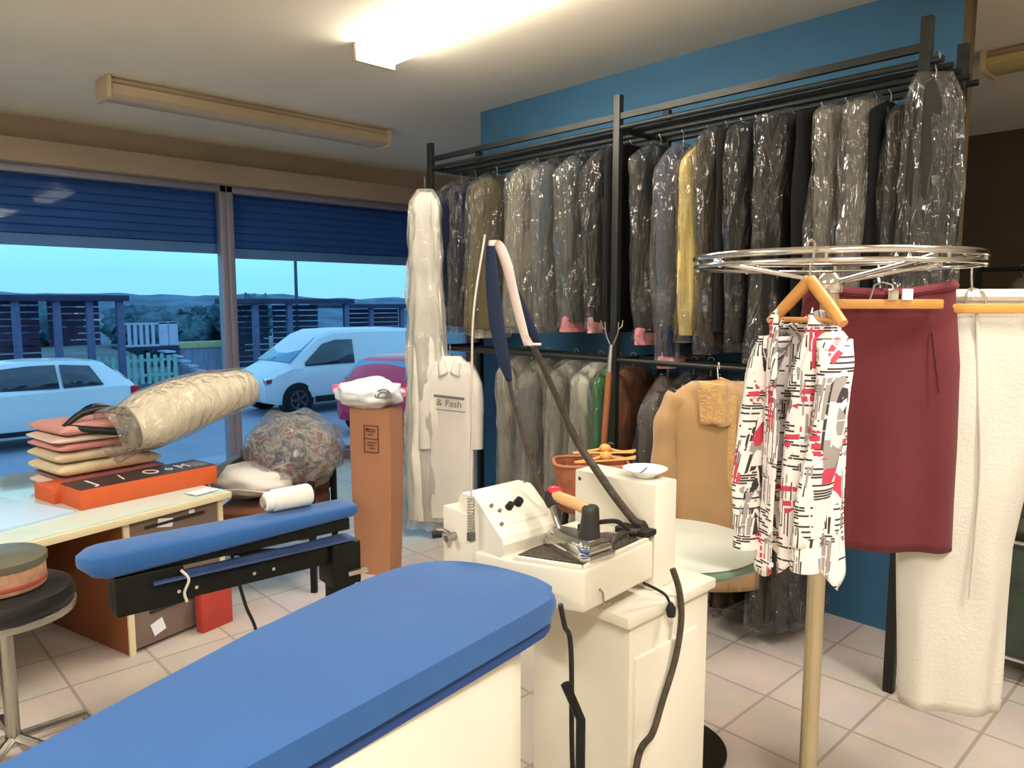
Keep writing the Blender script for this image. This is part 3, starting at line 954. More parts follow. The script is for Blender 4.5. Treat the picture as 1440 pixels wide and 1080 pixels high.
MB().box((-.248, .3, .31), (.44, .5, .58)).build('drawer_box', M_groove, dkt)
for i, (x, z, w_, h_, a_) in enumerate(((-.30, .555, .075, .04, .2), (-.165, .575, .03, .018, 0), (-.36, .085, .06, .06, -.3))):
    MB().box((x, .0215, z), (w_, .002, h_), mat=Matrix.Rotation(a_, 3, 'Y')).build('sticker', M_paper, dkt)

# things on the desk
tag(MB().box((0, 0, .006), (.62, .62, .012), bev=.003).build('paper_sheet', pm('pale_blue_paper', (190, 218, 244), .35, var=.02), None, dk(-.93, .50, DZ), DA + R(6)), 'large pale blue sheet lying on the left of the desk top', 'paper')
# orange box with a black printed lid
oc = (at(113, 719, z=DZ) + at(307, 678, z=DZ)) / 2
oa = math.atan2(at(307, 678, z=DZ).y - at(113, 719, z=DZ).y, at(307, 678, z=DZ).x - at(113, 719, z=DZ).x)
t = thing('carton', (oc.x, oc.y, DZ), 'long orange carton with a dark printed top lying at the desk front edge', 'box', None, oa)
MB().box((0, .105, .045), (.65, .21, .09), bev=.004).build('carton_body', M_orange, t)
MB().box((0, .105, .091), (.645, .205, .003)).build('printed_top', M_darkcard, t)
M_mark = pm('white_mark', (232, 214, 204), .6)
for k, (ch, x, sz, ln) in enumerate((('J', -.235, .11, 0), ('/', -.10, .10, 0), ('O', .04, .09, 0), ('o', .125, .07, 0), ('M', .20, .08, 0))):
    M_ = Matrix.Translation((x, .10, .0935)) @ Matrix.Scale(1.5, 4, (0, 1, 0))
    text_mesh('lettering', ch, sz, M_mark, t, M_)
MB().box((.268, .10, .0932), (.07, .12, .001)).build('grey_patch', pm('grey_patch_print', (120, 104, 116), .6), t)
tag(MB().box((0, 0, .035), (.52, .2, .07), bev=.004).build('carton', M_orange, None, dk(-.30, .52, DZ), DA - R(4)), 'second orange carton lying behind the one with the dark top', 'box')
p_ = dk(-.20, .66, DZ)
t = thing('storage_box', dk(-.22, .70, DZ + .0), 'dark green and brown box under the thick end of the white roll', 'box', None, DA)
MB().box((0, 0, .085), (.30, .16, .17), bev=.006).build('box_body', pm('dark_green_card', (66, 64, 46), .6, var=.15), t)
MB().box((.155, 0, .088), (.012, .164, .17), bev=.003).build('pale_edge', M_deskedge, t)
t = thing('paper_scrap', dk(-.08, .06, DZ), 'small crumpled white paper at the right corner of the desk', 'paper', None, DA)
MB().grid(lambda a, b: ((a - .5) * .13, (b - .5) * .09, .006 + .008 * abs(nz(a * 4, b * 4, 2))), 8, 6).build('sheet', M_paper, t, solid=.002)
# folded garments in a stack
fold_cols = [((222, 196, 186), 'pale pink', .045), ((150, 96, 100), 'dusty rose', .028), ((214, 198, 164), 'beige', .062), ((206, 190, 160), 'sand coloured', .056), ((204, 140, 132), 'salmon', .042), ((226, 204, 188), 'cream pink', .036), ((206, 148, 138), 'salmon red', .058)]
SB = Vector((1.02, 4.14, 0))
zz = DZ + .013
for i, (c, nm, h) in enumerate(fold_cols):
    t = thing('folded_garment', (SB.x + .012 * math.sin(i * 2.1), SB.y + .01 * math.cos(i * 1.7), zz), '%s folded garment, %s of the stack on the desk' % (nm, ('lowest', 'second from the bottom', 'third from the bottom', 'in the middle', 'third from the top', 'second from the top', 'topmost')[i]), 'folded clothes', 'folded garments stacked on the desk', DA + R(-6) + .04 * math.sin(i * 3.3))
    W_ = .50 + .02 * math.sin(i * 5); D_ = .36
    rings = []
    for k in range(25):
        x = lerp(-W_ / 2, W_ / 2, k / 24)
        e = min(1, (k + .35) / 2.2, (24 - k + .35) / 2.2) ** .6
        sec = []
        for j in range(20):
            a = 2 * PI * j / 20
            yy = D_ / 2 * math.copysign(abs(math.cos(a)) ** .35, math.cos(a))
            z_ = h / 2 + h / 2 * .97 * e * math.copysign(abs(math.sin(a)) ** .6, math.sin(a)) * (1 + .0 * a)
            sec.append((x, yy, z_ + .12 * h * nz(x * 9 + i, yy * 7, i) * (1 if math.sin(a) > 0 else 0)))
        rings.append(sec)
    MB().loft(rings).build('cloth', pm('fold_%d' % i, c, .85, var=.1, sc=6, bump=.3, bsc=40), t, sharp=70)
    MB().tube([(-W_ / 2 + .004, y_, h * .5) for y_ in (-D_ / 2 + .02, -.05, .08, D_ / 2 - .02)], .003, 6).build('fold_edge', pm('fold_edge_%d' % i, tuple(int(v * .6) for v in c), .9), t)
    zz += h * .98
# dark plastic hanger lying on the stack
t = thing('plastic_hanger', (SB.x + .02, SB.y - .17, zz - .025), 'thick dark grey plastic hanger lying over the front of the folded stack', 'hanger', None, DA + R(-14))
t.rotation_euler[0] = R(28)
MB().tube(spline([(-.20, .0, .02), (-.10, .075, .035), (.03, .09, .03), (.14, .03, .004), (.22, -.05, -.02)]), [.012 + .008 * math.sin(k / 32 * PI) for k in range(33)], 10).build('arm', M_hangk, t)
MB().tube(spline([(-.20, .0, .02), (-.06, -.05, .012), (.08, -.075, -.0), (.22, -.05, -.02)]), [.013 + .006 * math.sin(k / 24 * PI) for k in range(25)], 10).build('trouser_bar', M_hangk, t)
MB().tube(spline([(-.03, .088, .03), (-.05, .12, .03), (-.02, .15, .028), (.02, .135, .025)]), .005, 8).build('hook', M_steel, t)
# thick white roll in plastic, its far end propped up
A = Vector((1.10, 3.86, .945)); B = Vector((1.76, 3.93, 1.095))
ax = (B - A)
t = thing('rolled_duvet', A, 'thick cream rolled duvet in clear plastic tilted up over the desk', 'bedding')
yv = Vector((0, 0, 1)).cross(ax).normalized(); zv = ax.normalized().cross(yv).normalized()
M_duv = pm('duvet_cream', (238, 226, 200), .8, var=.04, sc=3, bump=.2, bsc=12)


def roll(r_add, seed, amp, q0=0., q1=1.):
    rings = []
    for k in range(31):
        q = lerp(q0, q1, k / 30)
        r = interp([(0, .125), (.12, .150), (.35, .155), (.7, .125), (.9, .105), (.97, .085), (1, .05)], q) + r_add
        rings.append([tuple(ax * q + (yv * math.cos(a) * 1.05 + zv * math.sin(a) * .92) * (r + amp * nz(math.cos(a) * 2, math.sin(a) * 2 + seed, q * 4)) + Vector((0, 0, .02 * math.sin(q * PI)))) for a in [2 * PI * j / 32 for j in range(32)]])
    return rings


MB().loft(roll(0, 1, .012)).build('duvet', M_duv, t, sharp=60)
MB().loft(roll(.016, 4, .010, -.16, 1.02), cap=False).build('plastic_cover', M_filmw and plastic('roll_film', (230, 224, 208), .10, .05, .25, 12, .6), t, sharp=80)
MB().loft([[tuple(ax * -.012 + (yv * math.cos(a) * 1.05 + zv * math.sin(a) * .92) * r) for a in [2 * PI * j / 28 for j in range(28)]] for r in (.118, .07, .02)]).build('rolled_end', pm('roll_end', (160, 146, 116), .9, var=.2, sc=20), t)
# red carton against the drawers
tag(MB().box((0, 0, .10), (.17, .05, .20), bev=.006).build('red_carton', pm('red_card', (176, 62, 52), .6, var=.1), None, dk(-.105, -.03, 0), DA), 'flat red carton standing on the floor against the drawers', 'box')

# stool with a round tin on it
t = thing('stool', (.40, 2.88, .0), 'round black padded stool in front of the desk at the left', 'stool')
MB().lathe([(.0, .53), (.19, .53), (.205, .545), (.21, .57), (.20, .60), (.17, .615), (0, .62)], n=36).build('seat', pm('black_vinyl', (26, 26, 24), .45, var=.1, bump=.1), t)
MB().lathe([(.195, .515), (.208, .518), (.211, .54), (.2, .546)], n=36).build('metal_band', M_steel, t)
MB().cyl((0, 0, .06), (0, 0, .53), .022, n=12).build('column', M_steel, t)
for k in range(5):
    a = 2 * PI * k / 5 + .3
    MB().tube([(.02 * math.cos(a), .02 * math.sin(a), .08), (.24 * math.cos(a), .24 * math.sin(a), .045), (.25 * math.cos(a), .25 * math.sin(a), .018)], .016, 8).build('leg', M_steel, t)
t = thing('round_tin', (.395, 2.86, .62), 'round straw coloured tin with a grey green lid on the black stool', 'tin')
MB().lathe([(0, 0), (.125, 0), (.13, .006), (.13, .085), (0, .085)], n=36).build('tin_body', pm('straw_tin', (196, 150, 120), .6, var=.2, sc=30, bump=.3), t)
MB().lathe([(.134, .075), (.136, .08), (.136, .10), (.12, .11), (0, .113)], n=36).build('lid', pm('grey_green_lid', (98, 96, 80), .4, var=.1), t)
MB().lathe([(.1315, .015), (.1325, .018), (.1325, .026), (.1315, .029)], n=36).build('stripe', pm('red_stripe', (160, 70, 60), .6), t)

# ------------------------------------------------------------------ sleeve board on its black stand
t = thing('sleeve_board', (.74, 1.75, 0), 'narrow blue sleeve ironing board on a black metal stand', 'ironing board')
a0 = at(112, 772, z=1.0); a1 = at(492, 699, z=1.0)
L_ = (a1 - a0).length; sa = math.atan2(a1.y - a0.y, a1.x - a0.x) - R(1)
mid = (a0 + a1) / 2
t.location = (mid.x - .012, mid.y - .025, 0); t.rotation_euler = (0, 0, sa)
rings = []
for k in range(29):
    q = k / 28
    x = lerp(-L_ / 2, L_ / 2, q)
    e = min(1, math.sqrt(max(0, 1 - (1 - min(1, (q + .003) / .10)) ** 2)), math.sqrt(max(0, 1 - (1 - min(1, (1.012 - q) / .05)) ** 2)))
    hw = lerp(.062, .05, q) * max(.12, e); zb = lerp(.934, .965, q); zt = 1.0
    zb = lerp(.975, zb, max(.25, e)); zt = lerp(.985, 1.0, max(.25, e))
    ring = []
    for j in range(20):
        a = 2 * PI * j / 20
        ring.append((x, hw * math.copysign(abs(math.cos(a)) ** .5, math.cos(a)), (zb + zt) / 2 + (zt - zb) / 2 * math.copysign(abs(math.sin(a)) ** .45, math.sin(a))))
    rings.append(ring)
MB().loft(rings).build('board_pad', M_bluepad, t, sharp=50)
MB().box((.02, .0, .945), (L_ * .86, .07, .03)).build('board_base', M_black, t)
MB().box((L_ * .055, -.01, .875), (L_ * .83, .06, .055), bev=.004).build('arm_beam', M_black, t)
MB().box((L_ * .09, -.03, .906), (L_ * .76, .05, .006)).build('beam_top', pm('worn_blue_metal', (66, 84, 130), .5, .3, var=.3, sc=10), t)
MB().box((-L_ * .295, 0, .888), (.15, .085, .095), bev=.008).build('bracket', M_black, t)
MB().box((L_ * .43, -.01, .84), (.085, .09, .12), bev=.006).build('bracket', M_black, t)
MB().box((L_ * .43, -.01, .40), (.062, .062, .80), bev=.004).build('column', M_black, t)
MB().box((L_ * .43, -.01, .012), (.26, .30, .024), bev=.006).build('foot_plate', M_black, t)
MB().tube([(L_ * .43 + .0, -.06, .815), (L_ * .43 + .05, -.075, .82)], .008, 8).build('clamp_lever', M_chrome, t)
for x in (-.10, -.14, .04, .09):
    MB().cyl((x, -.038, .872), (x, -.0445, .872), .0045, n=8).build('bolt', M_chrome, t)
MB().tube(spline([(-.135, -.05, .925), (-.12, -.055, .90), (-.13, -.052, .87), (-.125, -.05, .845)]), .0035, 6).build('string', pm('white_string', (210, 205, 195), .8), t)
# white thread spool on the sleeve board
sp0 = at(352, 698, z=1.03); sp1 = at(416, 687, z=1.03)
sp = Vector(((sp0.x + sp1.x) / 2, mid.y - .01, 1.0))
t = thing('thread_cone', sp, 'white thread cone lying on the narrow blue sleeve board', 'thread', None, math.atan2(sp1.y - sp0.y, sp1.x - sp0.x))
M_thread = pm('white_thread', (240, 236, 224), .7, var=.05, sc=40, bump=.4, bsc=200, aniso=(4, 1, 1))
prof = [(.010, -.066), (.016, -.066), (.024, -.062), (.026, -.052), (.024, -.046), (.029, -.042), (.030, .055), (.026, .062), (.010, .064)]
o = MB().lathe(prof, n=26).build('thread', M_thread, t, loc=(0, 0, .031))
o.rotation_euler = (0, PI / 2, 0)
o2 = MB().lathe([(.005, -.072), (.014, -.072), (.015, -.060), (.010, -.058), (.010, .066), (.005, .068)], n=16).build('tube_core', pm('cone_core', (150, 140, 130), .6), o)
# black cable hanging from the sleeve board to the floor
cb = [at(323, 752, y=1.83), at(328, 790, y=1.85), at(345, 850, y=1.86), at(364, 905, y=1.87)]
e0 = cb[-1]
tag(MB().tube(spline(cb + [Vector((e0.x + .02, e0.y, .3)), Vector((e0.x + .06, e0.y + .05, .02)), Vector((e0.x + .25, e0.y + .1, .012))]), .0045, 8).build('power_cable', M_rubber), 'thin black cable hanging below the narrow blue sleeve board to the floor', 'cable')

# ------------------------------------------------------------------ main ironing table
top = [(-.55, .925), (-.2, 1.045), (.145, 1.173), (.568, 1.331), (.80, 1.397), (.93, 1.422), (1.02, 1.420), (1.09, 1.385), (1.14, 1.31), (1.166, 1.21), (1.168, 1.13), (1.14, 1.06), (1.06, 1.035), (.90, 1.01), (.60, .965), (.36, .93), (0, .86), (-.3, .78), (-.55, .70)]
t = thing('ironing_table', (.4, 1.1, 0), 'large ironing table with bright blue padded top and white body', 'ironing board')
_sp = spline([(x, y, 0) for x, y in top[3:15]], 4)
top = top[:3] + [(p.x, p.y) for p in _sp] + top[15:]
loc = [(x - .4, y - 1.1) for x, y in top]
MB().prism(loc, .868, .92, .020).build('board_pad', M_bluepad, t)
cx_, cy_ = sum(p[0] for p in loc) / len(loc), sum(p[1] for p in loc) / len(loc)
MB().prism([(cx_ + (x - cx_) * .97, cy_ + (y - cy_) * .93) for x, y in loc], .835, .870, .006).build('board_tray', M_bluepad2, t)
bodyp = [(-.45, .90), (.60, 1.27), (.96, 1.36), (1.07, 1.10), (1.0, 1.06), (.60, .985), (.2, .91), (-.35, .79)]
MB().prism([(x - .4, y - 1.1) for x, y in bodyp], .06, .836, .006).build('cabinet_body', M_white, t)
MB().prism([(cx_ + (x - .4 - cx_) * .94, cy_ + (y - 1.1 - cy_) * .9) for x, y in bodyp], 0, .06).build('plinth', M_black, t)
MB().box((.05, -.155, .60), (.5, .006, .004), mat=Matrix.Rotation(R(10.5), 3, 'Z')).build('panel_seam', M_screw, t)
# pedal frame between the table and the steam unit
t = thing('foot_pedal', (1.19, 1.03, 0), 'black bent tube pedal frame beside the white ironing table body', 'pedal')
MB().tube([(0, 0, .012), (0.0, 0.0, .62), (-.02, .03, .70)], .011, 8).build('upright', M_black, t)
MB().tube([(0, 0, .35), (.05, -.01, .40), (.10, -.03, .26), (.2, -.05, .2)], .009, 8).build('lever', M_black, t)

# ------------------------------------------------------------------ chair with bagged bedding
M_brownfab = pm('brown_fabric', (104, 62, 44), .9, var=.25, sc=10, bump=.3, bsc=80)
cc = Vector((1.84, 3.90, 0))
t = thing('armchair', cc, 'black framed armchair with a brown seat, piled with bagged bedding', 'chair', None, R(-42))
for x in (-.28, .28):
    for y in (-.27, .27):
        MB().box((x, y, .31), (.034, .034, .62), bev=.004).build('leg', M_black, t)
    MB().box((x, 0, .625), (.05, .58, .028), bev=.008).build('armrest', pm('grey_armrest', (96, 92, 84), .5, var=.1), t)
MB().box((0, -.0, .36), (.52, .56, .16), bev=.03).build('seat', M_brownfab, t)
MB().box((0, -.255, .22), (.55, .025, .03)).box((0, .255, .22), (.55, .025, .03)).build('frame_rail', M_black, t)
MB().box((0, .26, .56), (.52, .07, .26), bev=.02).build('backrest', M_brownfab, t)
M_pat = pm('patterned_quilt', (128, 120, 122), .85, var=.55, sc=26, bump=.3, bsc=30)
t = thing('bagged_quilt', (cc.x + .10, cc.y - .0, .44), 'grey and pink patterned quilt in a clear plastic bag on the armchair', 'bedding', None, R(-42))
m, nt_, out_ = new_mat('patterned_quilt_flowers')
b_ = N(nt_, 'ShaderNodeBsdfPrincipled', Roughness=.85)
tc_ = N(nt_, 'ShaderNodeTexCoord'); n_ = N(nt_, 'ShaderNodeTexNoise', Scale=11., Detail=5., Distortion=1.5); r_ = N(nt_, 'ShaderNodeValToRGB')
nt_.links.new(tc_.outputs['Object'], n_.inputs['Vector']); nt_.links.new(n_.outputs['Fac'], r_.inputs['Fac'])
r_.color_ramp.elements[0].position = .35; r_.color_ramp.elements[0].color = lin((84, 88, 104))
r_.color_ramp.elements[1].position = .62; r_.color_ramp.elements[1].color = lin((170, 92, 100))
for ps, c_ in ((.45, (150, 148, 146)), (.52, (196, 188, 176)), (.56, (140, 130, 130))):
    e_ = r_.color_ramp.elements.new(ps); e_.color = lin(c_)
nt_.links.new(r_.outputs['Color'], b_.inputs['Base Color']); nt_.links.new(b_.outputs['BSDF'], out_.inputs['Surface'])
MB().blob((.03, 0, .27), (.25, .18, .19), 4, .14, 2.2, 3.).build('quilt', m, t, sharp=80)
MB().blob((.03, 0, .275), (.285, .205, .225), 4, .2, 3.2, 8.).build('plastic_cover', plastic('quilt_film', (210, 210, 212), .12, .12, .16, 16, 1.), t, sharp=80)
t = thing('pillow', (cc.x - .10, cc.y + .06, .44), 'white pillow squeezed under the patterned quilt on the armchair', 'pillow', None, R(-50))
MB().blob((0, 0, .115), (.24, .14, .10), 4, .14, 2., 12.).build('cushion', pm('white_pillow', (228, 224, 216), .85, var=.04, bump=.2, bsc=12), t, sharp=80)
MB().tube([(-.2, -.13, .08), (0, -.155, .10), (.2, -.13, .08)], .005, 6).build('piping', pm('pillow_piping', (206, 200, 190), .8), t)

# tall cardboard box and the bag on it
C0 = at(548, 812, z=0)
ba = math.atan2(-.225, .105) + PI
BW, BD, BH = .215, .13, .955
ux = Vector((-.105, .225, 0)).normalized(); uy = Vector((.225, .105, 0)).normalized()
cen = C0 + ux * BW / 2 + uy * BD / 2
t = thing('cardboard_box', cen, 'tall narrow brown cardboard box with brown print standing on the floor', 'box', None, math.atan2(-ux.y, -ux.x))
MB().loft([[(sx_ * (BW / 2 + .012 * math.sin(q * PI * .9) + .018 * q), sy_ * (BD / 2 + .006 * q), BH * q) for sx_, sy_ in ((-1, -1), (1, -1), (1, 1), (-1, 1))] for q in (0, .25, .5, .75, 1)]).build('box_body', M_card, t, sharp=30)
MB().box((0, 0, BH + .004), (BW + .03, BD + .01, .006)).build('top_flap', M_card, t)
m = MB()
yf = -BD / 2 - .0075
for x in (-.035, .055): m.box((x, yf, .79), (.006, .003, .15))
for z in (.865, .79, .715): m.box((.01, yf, z), (.095, .003, .006))
for k, z in enumerate((.845, .832, .815, .77, .755, .738)): m.box((.005 + .008 * (k % 2), yf, z), (.06 - .012 * (k % 3), .003, .006))
m.box((-.015, yf, .842), (.02, .003, .02))
m.build('printed_panel', M_print, t)
bp_ = cen + Vector((0, 0, BH + .008))
t = thing('plastic_bag', bp_, 'stuffed white plastic bag with a grey round emblem on the cardboard box', 'bag', None, math.atan2(-ux.y, -ux.x) + R(18))
MB().blob((-.03, 0, .075), (.19, .15, .085), 4, .25, 2.4, 21.).build('bag_body', pm('white_poly', (226, 228, 234), .35, var=.04, sc=5, bump=.6, bsc=22), t, sharp=80)
m = MB()
M_em = pm('emblem_grey', (112, 116, 108), .6)
for rr in (.044, .030): m.tube([(.075 + rr * math.cos(a), -.132 + .0 * rr, .07 + rr * math.sin(a)) for a in [PI * j / 12 for j in range(13)]], .0055, 6)
m.box((.075, -.132, .068), (.09, .008, .008)).box((.10, -.131, .09), (.012, .008, .04))
m.build('emblem', M_em, t)

# ------------------------------------------------------------------ steam unit on its cabinet
t = thing('cabinet', (1.60, 1.25, 0), 'white cabinet under the steam ironing unit', 'cabinet')
MB().box((.005, -.005, .385), (.36, .34, .73), bev=.008).build('cabinet_body', M_white, t)
MB().box((0, 0, .765), (.40, .38, .03), bev=.008).build('cabinet_top', M_white, t)
MB().box((-.02, -.179, .36), (.28, .012, .6), bev=.004).build('door', M_white, t)
MB().box((0, 0, .01), (.33, .31, .02)).build('plinth', M_black, t)

sg_ = thing('steam_unit', (1.40, 1.22, .78), 'white steam generator unit with control knobs beside the blue ironing table', 'steam generator')


def S_(x, y, z):
    return (x - 1.40, y - 1.22, z - .78)


# tray with a rim
TRP = [(1.262, 1.085), (1.56, 1.11), (1.56, 1.37), (1.172, 1.372), (1.188, 1.262)]
MB().prism([(x - 1.40, y - 1.22) for x, y in TRP], .782 - .78 + .045, .93 - .78, .008).build('base_tray', M_white, sg_)
m = MB()
for (x0, y0), (x1, y1) in zip(TRP[:2] + [TRP[4]], TRP[1:3] + [TRP[0]]):
    dx, dy = x1 - x0, y1 - y0
    ln = math.hypot(dx, dy)
    m.box(S_((x0 + x1) / 2 - dy / ln * .009, (y0 + y1) / 2 + dx / ln * .009, .934), (ln - .02, .010, .012), rz=math.atan2(dy, dx), bev=.003)
m.build('tray_rim', M_white, sg_)
MB().tube([S_(1.262 + .05, 1.082, .875), S_(1.312, 1.072, .868), S_(1.312, 1.070, .85), S_(1.318, 1.064, .838), S_(1.326, 1.062, .842)], .003, 6).build('cable_hook', M_steel, sg_)
# tall rear box (boiler housing)
MB().box(S_(1.635, 1.262, .925), (.105, .275, .29), rz=R(2), bev=.006).build('rear_box', M_white, sg_)
for y, z in ((1.38, 1.045), (1.14, .82)):
    MB().cyl(S_(1.583, y, z), S_(1.578, y, z), .006, n=10).build('screw', M_screw, sg_)
# left box with valve and the sloping control housing
MB().box(S_(1.225, 1.43, .905), (.12, .125, .235), rz=R(-4), bev=.006).build('side_box', M_white, sg_)
# control housing: profile across y, z, swept along x; its panel slopes down towards the iron
prof = [(1.290, .93), (1.282, .945), (1.278, .962), (1.284, .978), (1.300, .990), (1.380, 1.058), (1.392, 1.064), (1.435, 1.064), (1.448, 1.055), (1.45, .93)]
xa, xb = 1.185, 1.388
rings = []
for x in (xa, xa + .004, xb - .004, xb):
    k = .985 if x in (xa, xb) else 1
    rings.append([S_(x, 1.365 + (y - 1.365) * k, .99 + (z - .99) * k) for y, z in prof])
MB().loft(rings).build('control_housing', M_white, sg_, sharp=32)
sl = math.atan2(.068, .080)


def panel_pt(q, x, off=.0):      # q 0 at the lower edge of the slope, 1 at its top
    return Vector(S_(x, 1.300 + .080 * q - math.sin(sl) * off, .990 + .068 * q + math.cos(sl) * off))


MB().box(panel_pt(.50, 1.285, .001), (.175, .082, .002), mat=Matrix.Rotation(sl, 3, 'X')).build('control_panel', pm('panel_plate', (224, 218, 202), .4, var=.03), sg_)
for x, q, r_k in ((1.262, .55, .0105), (1.297, .60, .0125)):
    MB().cyl(panel_pt(q, x), panel_pt(q, x, .018), r_k, r_k * .85, n=18).build('knob', M_black, sg_)
for x, q in ((1.213, .70), (1.228, .52), (1.208, .16)):
    MB().cyl(panel_pt(q, x), panel_pt(q, x, .008), .005, n=10).build('indicator', M_screw, sg_)
MB().cyl(S_(1.375, 1.40, 1.062), S_(1.375, 1.40, 1.066), .004, n=8).build('screw', M_screw, sg_)
MB().cyl(S_(1.17, 1.44, .955), S_(1.135, 1.44, .952), .010, n=12).tube([S_(1.15, 1.44, .96), S_(1.15, 1.47, .965), S_(1.14, 1.485, .962)], .006, 8).build('valve', M_steel, sg_)
MB().cyl(S_(1.148, 1.475, .955), S_(1.13, 1.49, .953), .011, n=10).build('valve_knob', M_rubber, sg_)

# iron rest mat
M_mesh = pm('wire_mesh_mat', (92, 84, 74), .5, .5, var=.5, sc=140, bump=1., bsc=260)
MT = [(1.283, 1.105), (1.214, 1.258), (1.27, 1.268), (1.42, 1.275), (1.515, 1.22), (1.525, 1.128)]
tag(MB().prism([(x, y) for x, y in MT], .931, .938).build('iron_rest', M_mesh), 'dark wire mesh rest under the steam iron on the white unit', 'iron rest')

# steam iron
IA = at(848, 784, z=.945); IB = at(768, 757, z=.945)
ia = math.atan2(IB.y - IA.y, IB.x - IA.x)
ic = (IA + IB) / 2
t = thing('steam_iron', (ic.x, ic.y, .939), 'chrome steam iron with a wooden handle and red trigger on the mesh rest', 'iron', None, ia)
il = (IB - IA).length
half = lambda x: .052 * min(1, math.sqrt(max(0, (il / 2 - x) / (il * .62)))) * (1 if x > -il / 2 + .012 else .86)
xs = [lerp(-il / 2, il / 2 - .001, k / 20) for k in range(21)]
outl = [(x, half(x)) for x in xs] + [(x, -half(x)) for x in xs[::-1]]
MB().prism(outl, 0, .014, .003).build('soleplate', M_chrome, t)
MB().prism([(x * .93, y * .9) for x, y in outl], .014, .034, .008).build('iron_body', M_chrome, t)
MB().prism([(x * .78 - .004, y * .62) for x, y in outl], .034, .046, .004).build('heat_shield', M_steel, t)
MB().loft([[(-.055 + .022 * c * k2 + o_, .024 * s2 * k2, z) for c, s2 in [(math.cos(2 * PI * j / 20), math.sin(2 * PI * j / 20)) for j in range(20)]] for z, k2, o_ in ((.03, 1.25, .004), (.06, 1.1, .002), (.10, .95, 0), (.118, .92, 0), (.124, .7, 0))]).build('rear_column', pm('dark_bakelite', (48, 46, 42), .45, var=.1), t)
MB().tube(spline([(-.045, 0, .112), (-.01, 0, .118), (.03, 0, .122), (.065, 0, .126)], 6), [.0135 + .002 * math.sin(k / 18 * PI) for k in range(19)], 14).build('handle', pm('light_wood_handle', (214, 164, 112), .5, var=.08, sc=6), t)
MB().tube([(.066, 0, .102), (.078, 0, .118), (.088, 0, .132)], [.021, .022, .012], 14).build('front_grip', M_rubber, t)
MB().blob((.072, -.006, .134), (.022, .017, .014), 3, .0).build('trigger', pm('red_trigger', (210, 40, 56), .4, var=.05), t)
MB().tube(spline([(.074, 0, .105), (.070, 0, .08), (.058, 0, .055), (.045, 0, .034)], 5), .0075, 10).build('front_strut', M_steel, t)
MB().cyl((.0, -.03, .046), (.0, -.03, .058), .011, n=16).build('thermostat_knob', M_rubber, t)

# balance rod on its spring, white cable along it
rp_ = Vector((1.164, 1.375, .958))
t = thing('balance_rod', rp_, 'thin upright steel rod on a coil spring carrying the iron hose', 'rod')
coil = []
for k in range(14 * 10 + 1):
    a = 2 * PI * k / 10
    coil.append((.0085 * math.cos(a), .0085 * math.sin(a), .01 + .10 * k / 140))
MB().tube(coil, .0017, 5).build('coil_spring', M_steel, t)
MB().cyl((0, 0, 0), (0, 0, .018), .011, n=14).build('clamp', M_screw, t)
rod_top = at(682, 330, y=rp_.y + .01)
MB().tube(spline([(0, 0, .10), (.006, .0, .3), (.012, .002, .55), tuple(rod_top - rp_)]), .0028, 8).build('rod', pm('pale_rod', (206, 200, 190), .35, .4), t)

# padded hose cover hanging over the rod tip
yh = rp_.y + .005
Pq = lambda u, v, dy=0.: at(u, v, y=yh + dy)
M_navy = pm('blue_hose_cover', (27, 40, 66), .85, var=.12, sc=8, bump=.3, bsc=120)
M_pale = pm('pale_hose_strap', (226, 206, 196), .8, var=.08, sc=10, bump=.2, bsc=80)
t = thing('hose_cover', Pq(695, 345), 'blue padded hose cover with a white strap folded over the balance rod', 'hose cover')
O_ = Pq(695, 345)


def strap(pts, wds, th, name, mat, parent):
    """flat padded band through points, its width along the screen-right direction of the shop floor"""
    P = spline([p - O_ for p in pts], 6)
    n = len(P)
    rings = []
    side = Vector((.80, -.60, 0))
    nrm = Vector((-.60, -.80, 0))
    for i, p in enumerate(P):
        w_ = interp([(k / (len(wds) - 1), w) for k, w in enumerate(wds)], i / (n - 1)) / 2
        rings.append([tuple(p + side * w_ * math.copysign(abs(math.cos(a)) ** .6, math.cos(a)) + nrm * th * math.sin(a)) for a in [2 * PI * j / 14 for j in range(14)]])
    return MB().loft(rings).build(name, mat, parent, sharp=70)


strap([Pq(690, 346), Pq(692, 390), Pq(698, 450), Pq(708, 505), Pq(716, 535)], [.022, .034, .038, .034, .018], .012, 'left_arm', M_navy, t)
strap([Pq(690, 348), Pq(694, 338), Pq(702, 345), Pq(712, 370, -.01), Pq(722, 410, -.01), Pq(733, 455, -.01), Pq(742, 486, -.01)], [.012, .022, .028, .028, .024, .024, .02], .008, 'white_strap', M_pale, t)
strap([Pq(716, 385), Pq(728, 420), Pq(742, 455), Pq(757, 482)], [.010, .030, .034, .026], .011, 'right_arm', M_navy, t)
MB().tube([Pq(740, 470, -.018) - O_, Pq(748, 484, -.018) - O_, Pq(760, 484, -.018) - O_], .004, 6).build('strap_edge', M_pale, t)

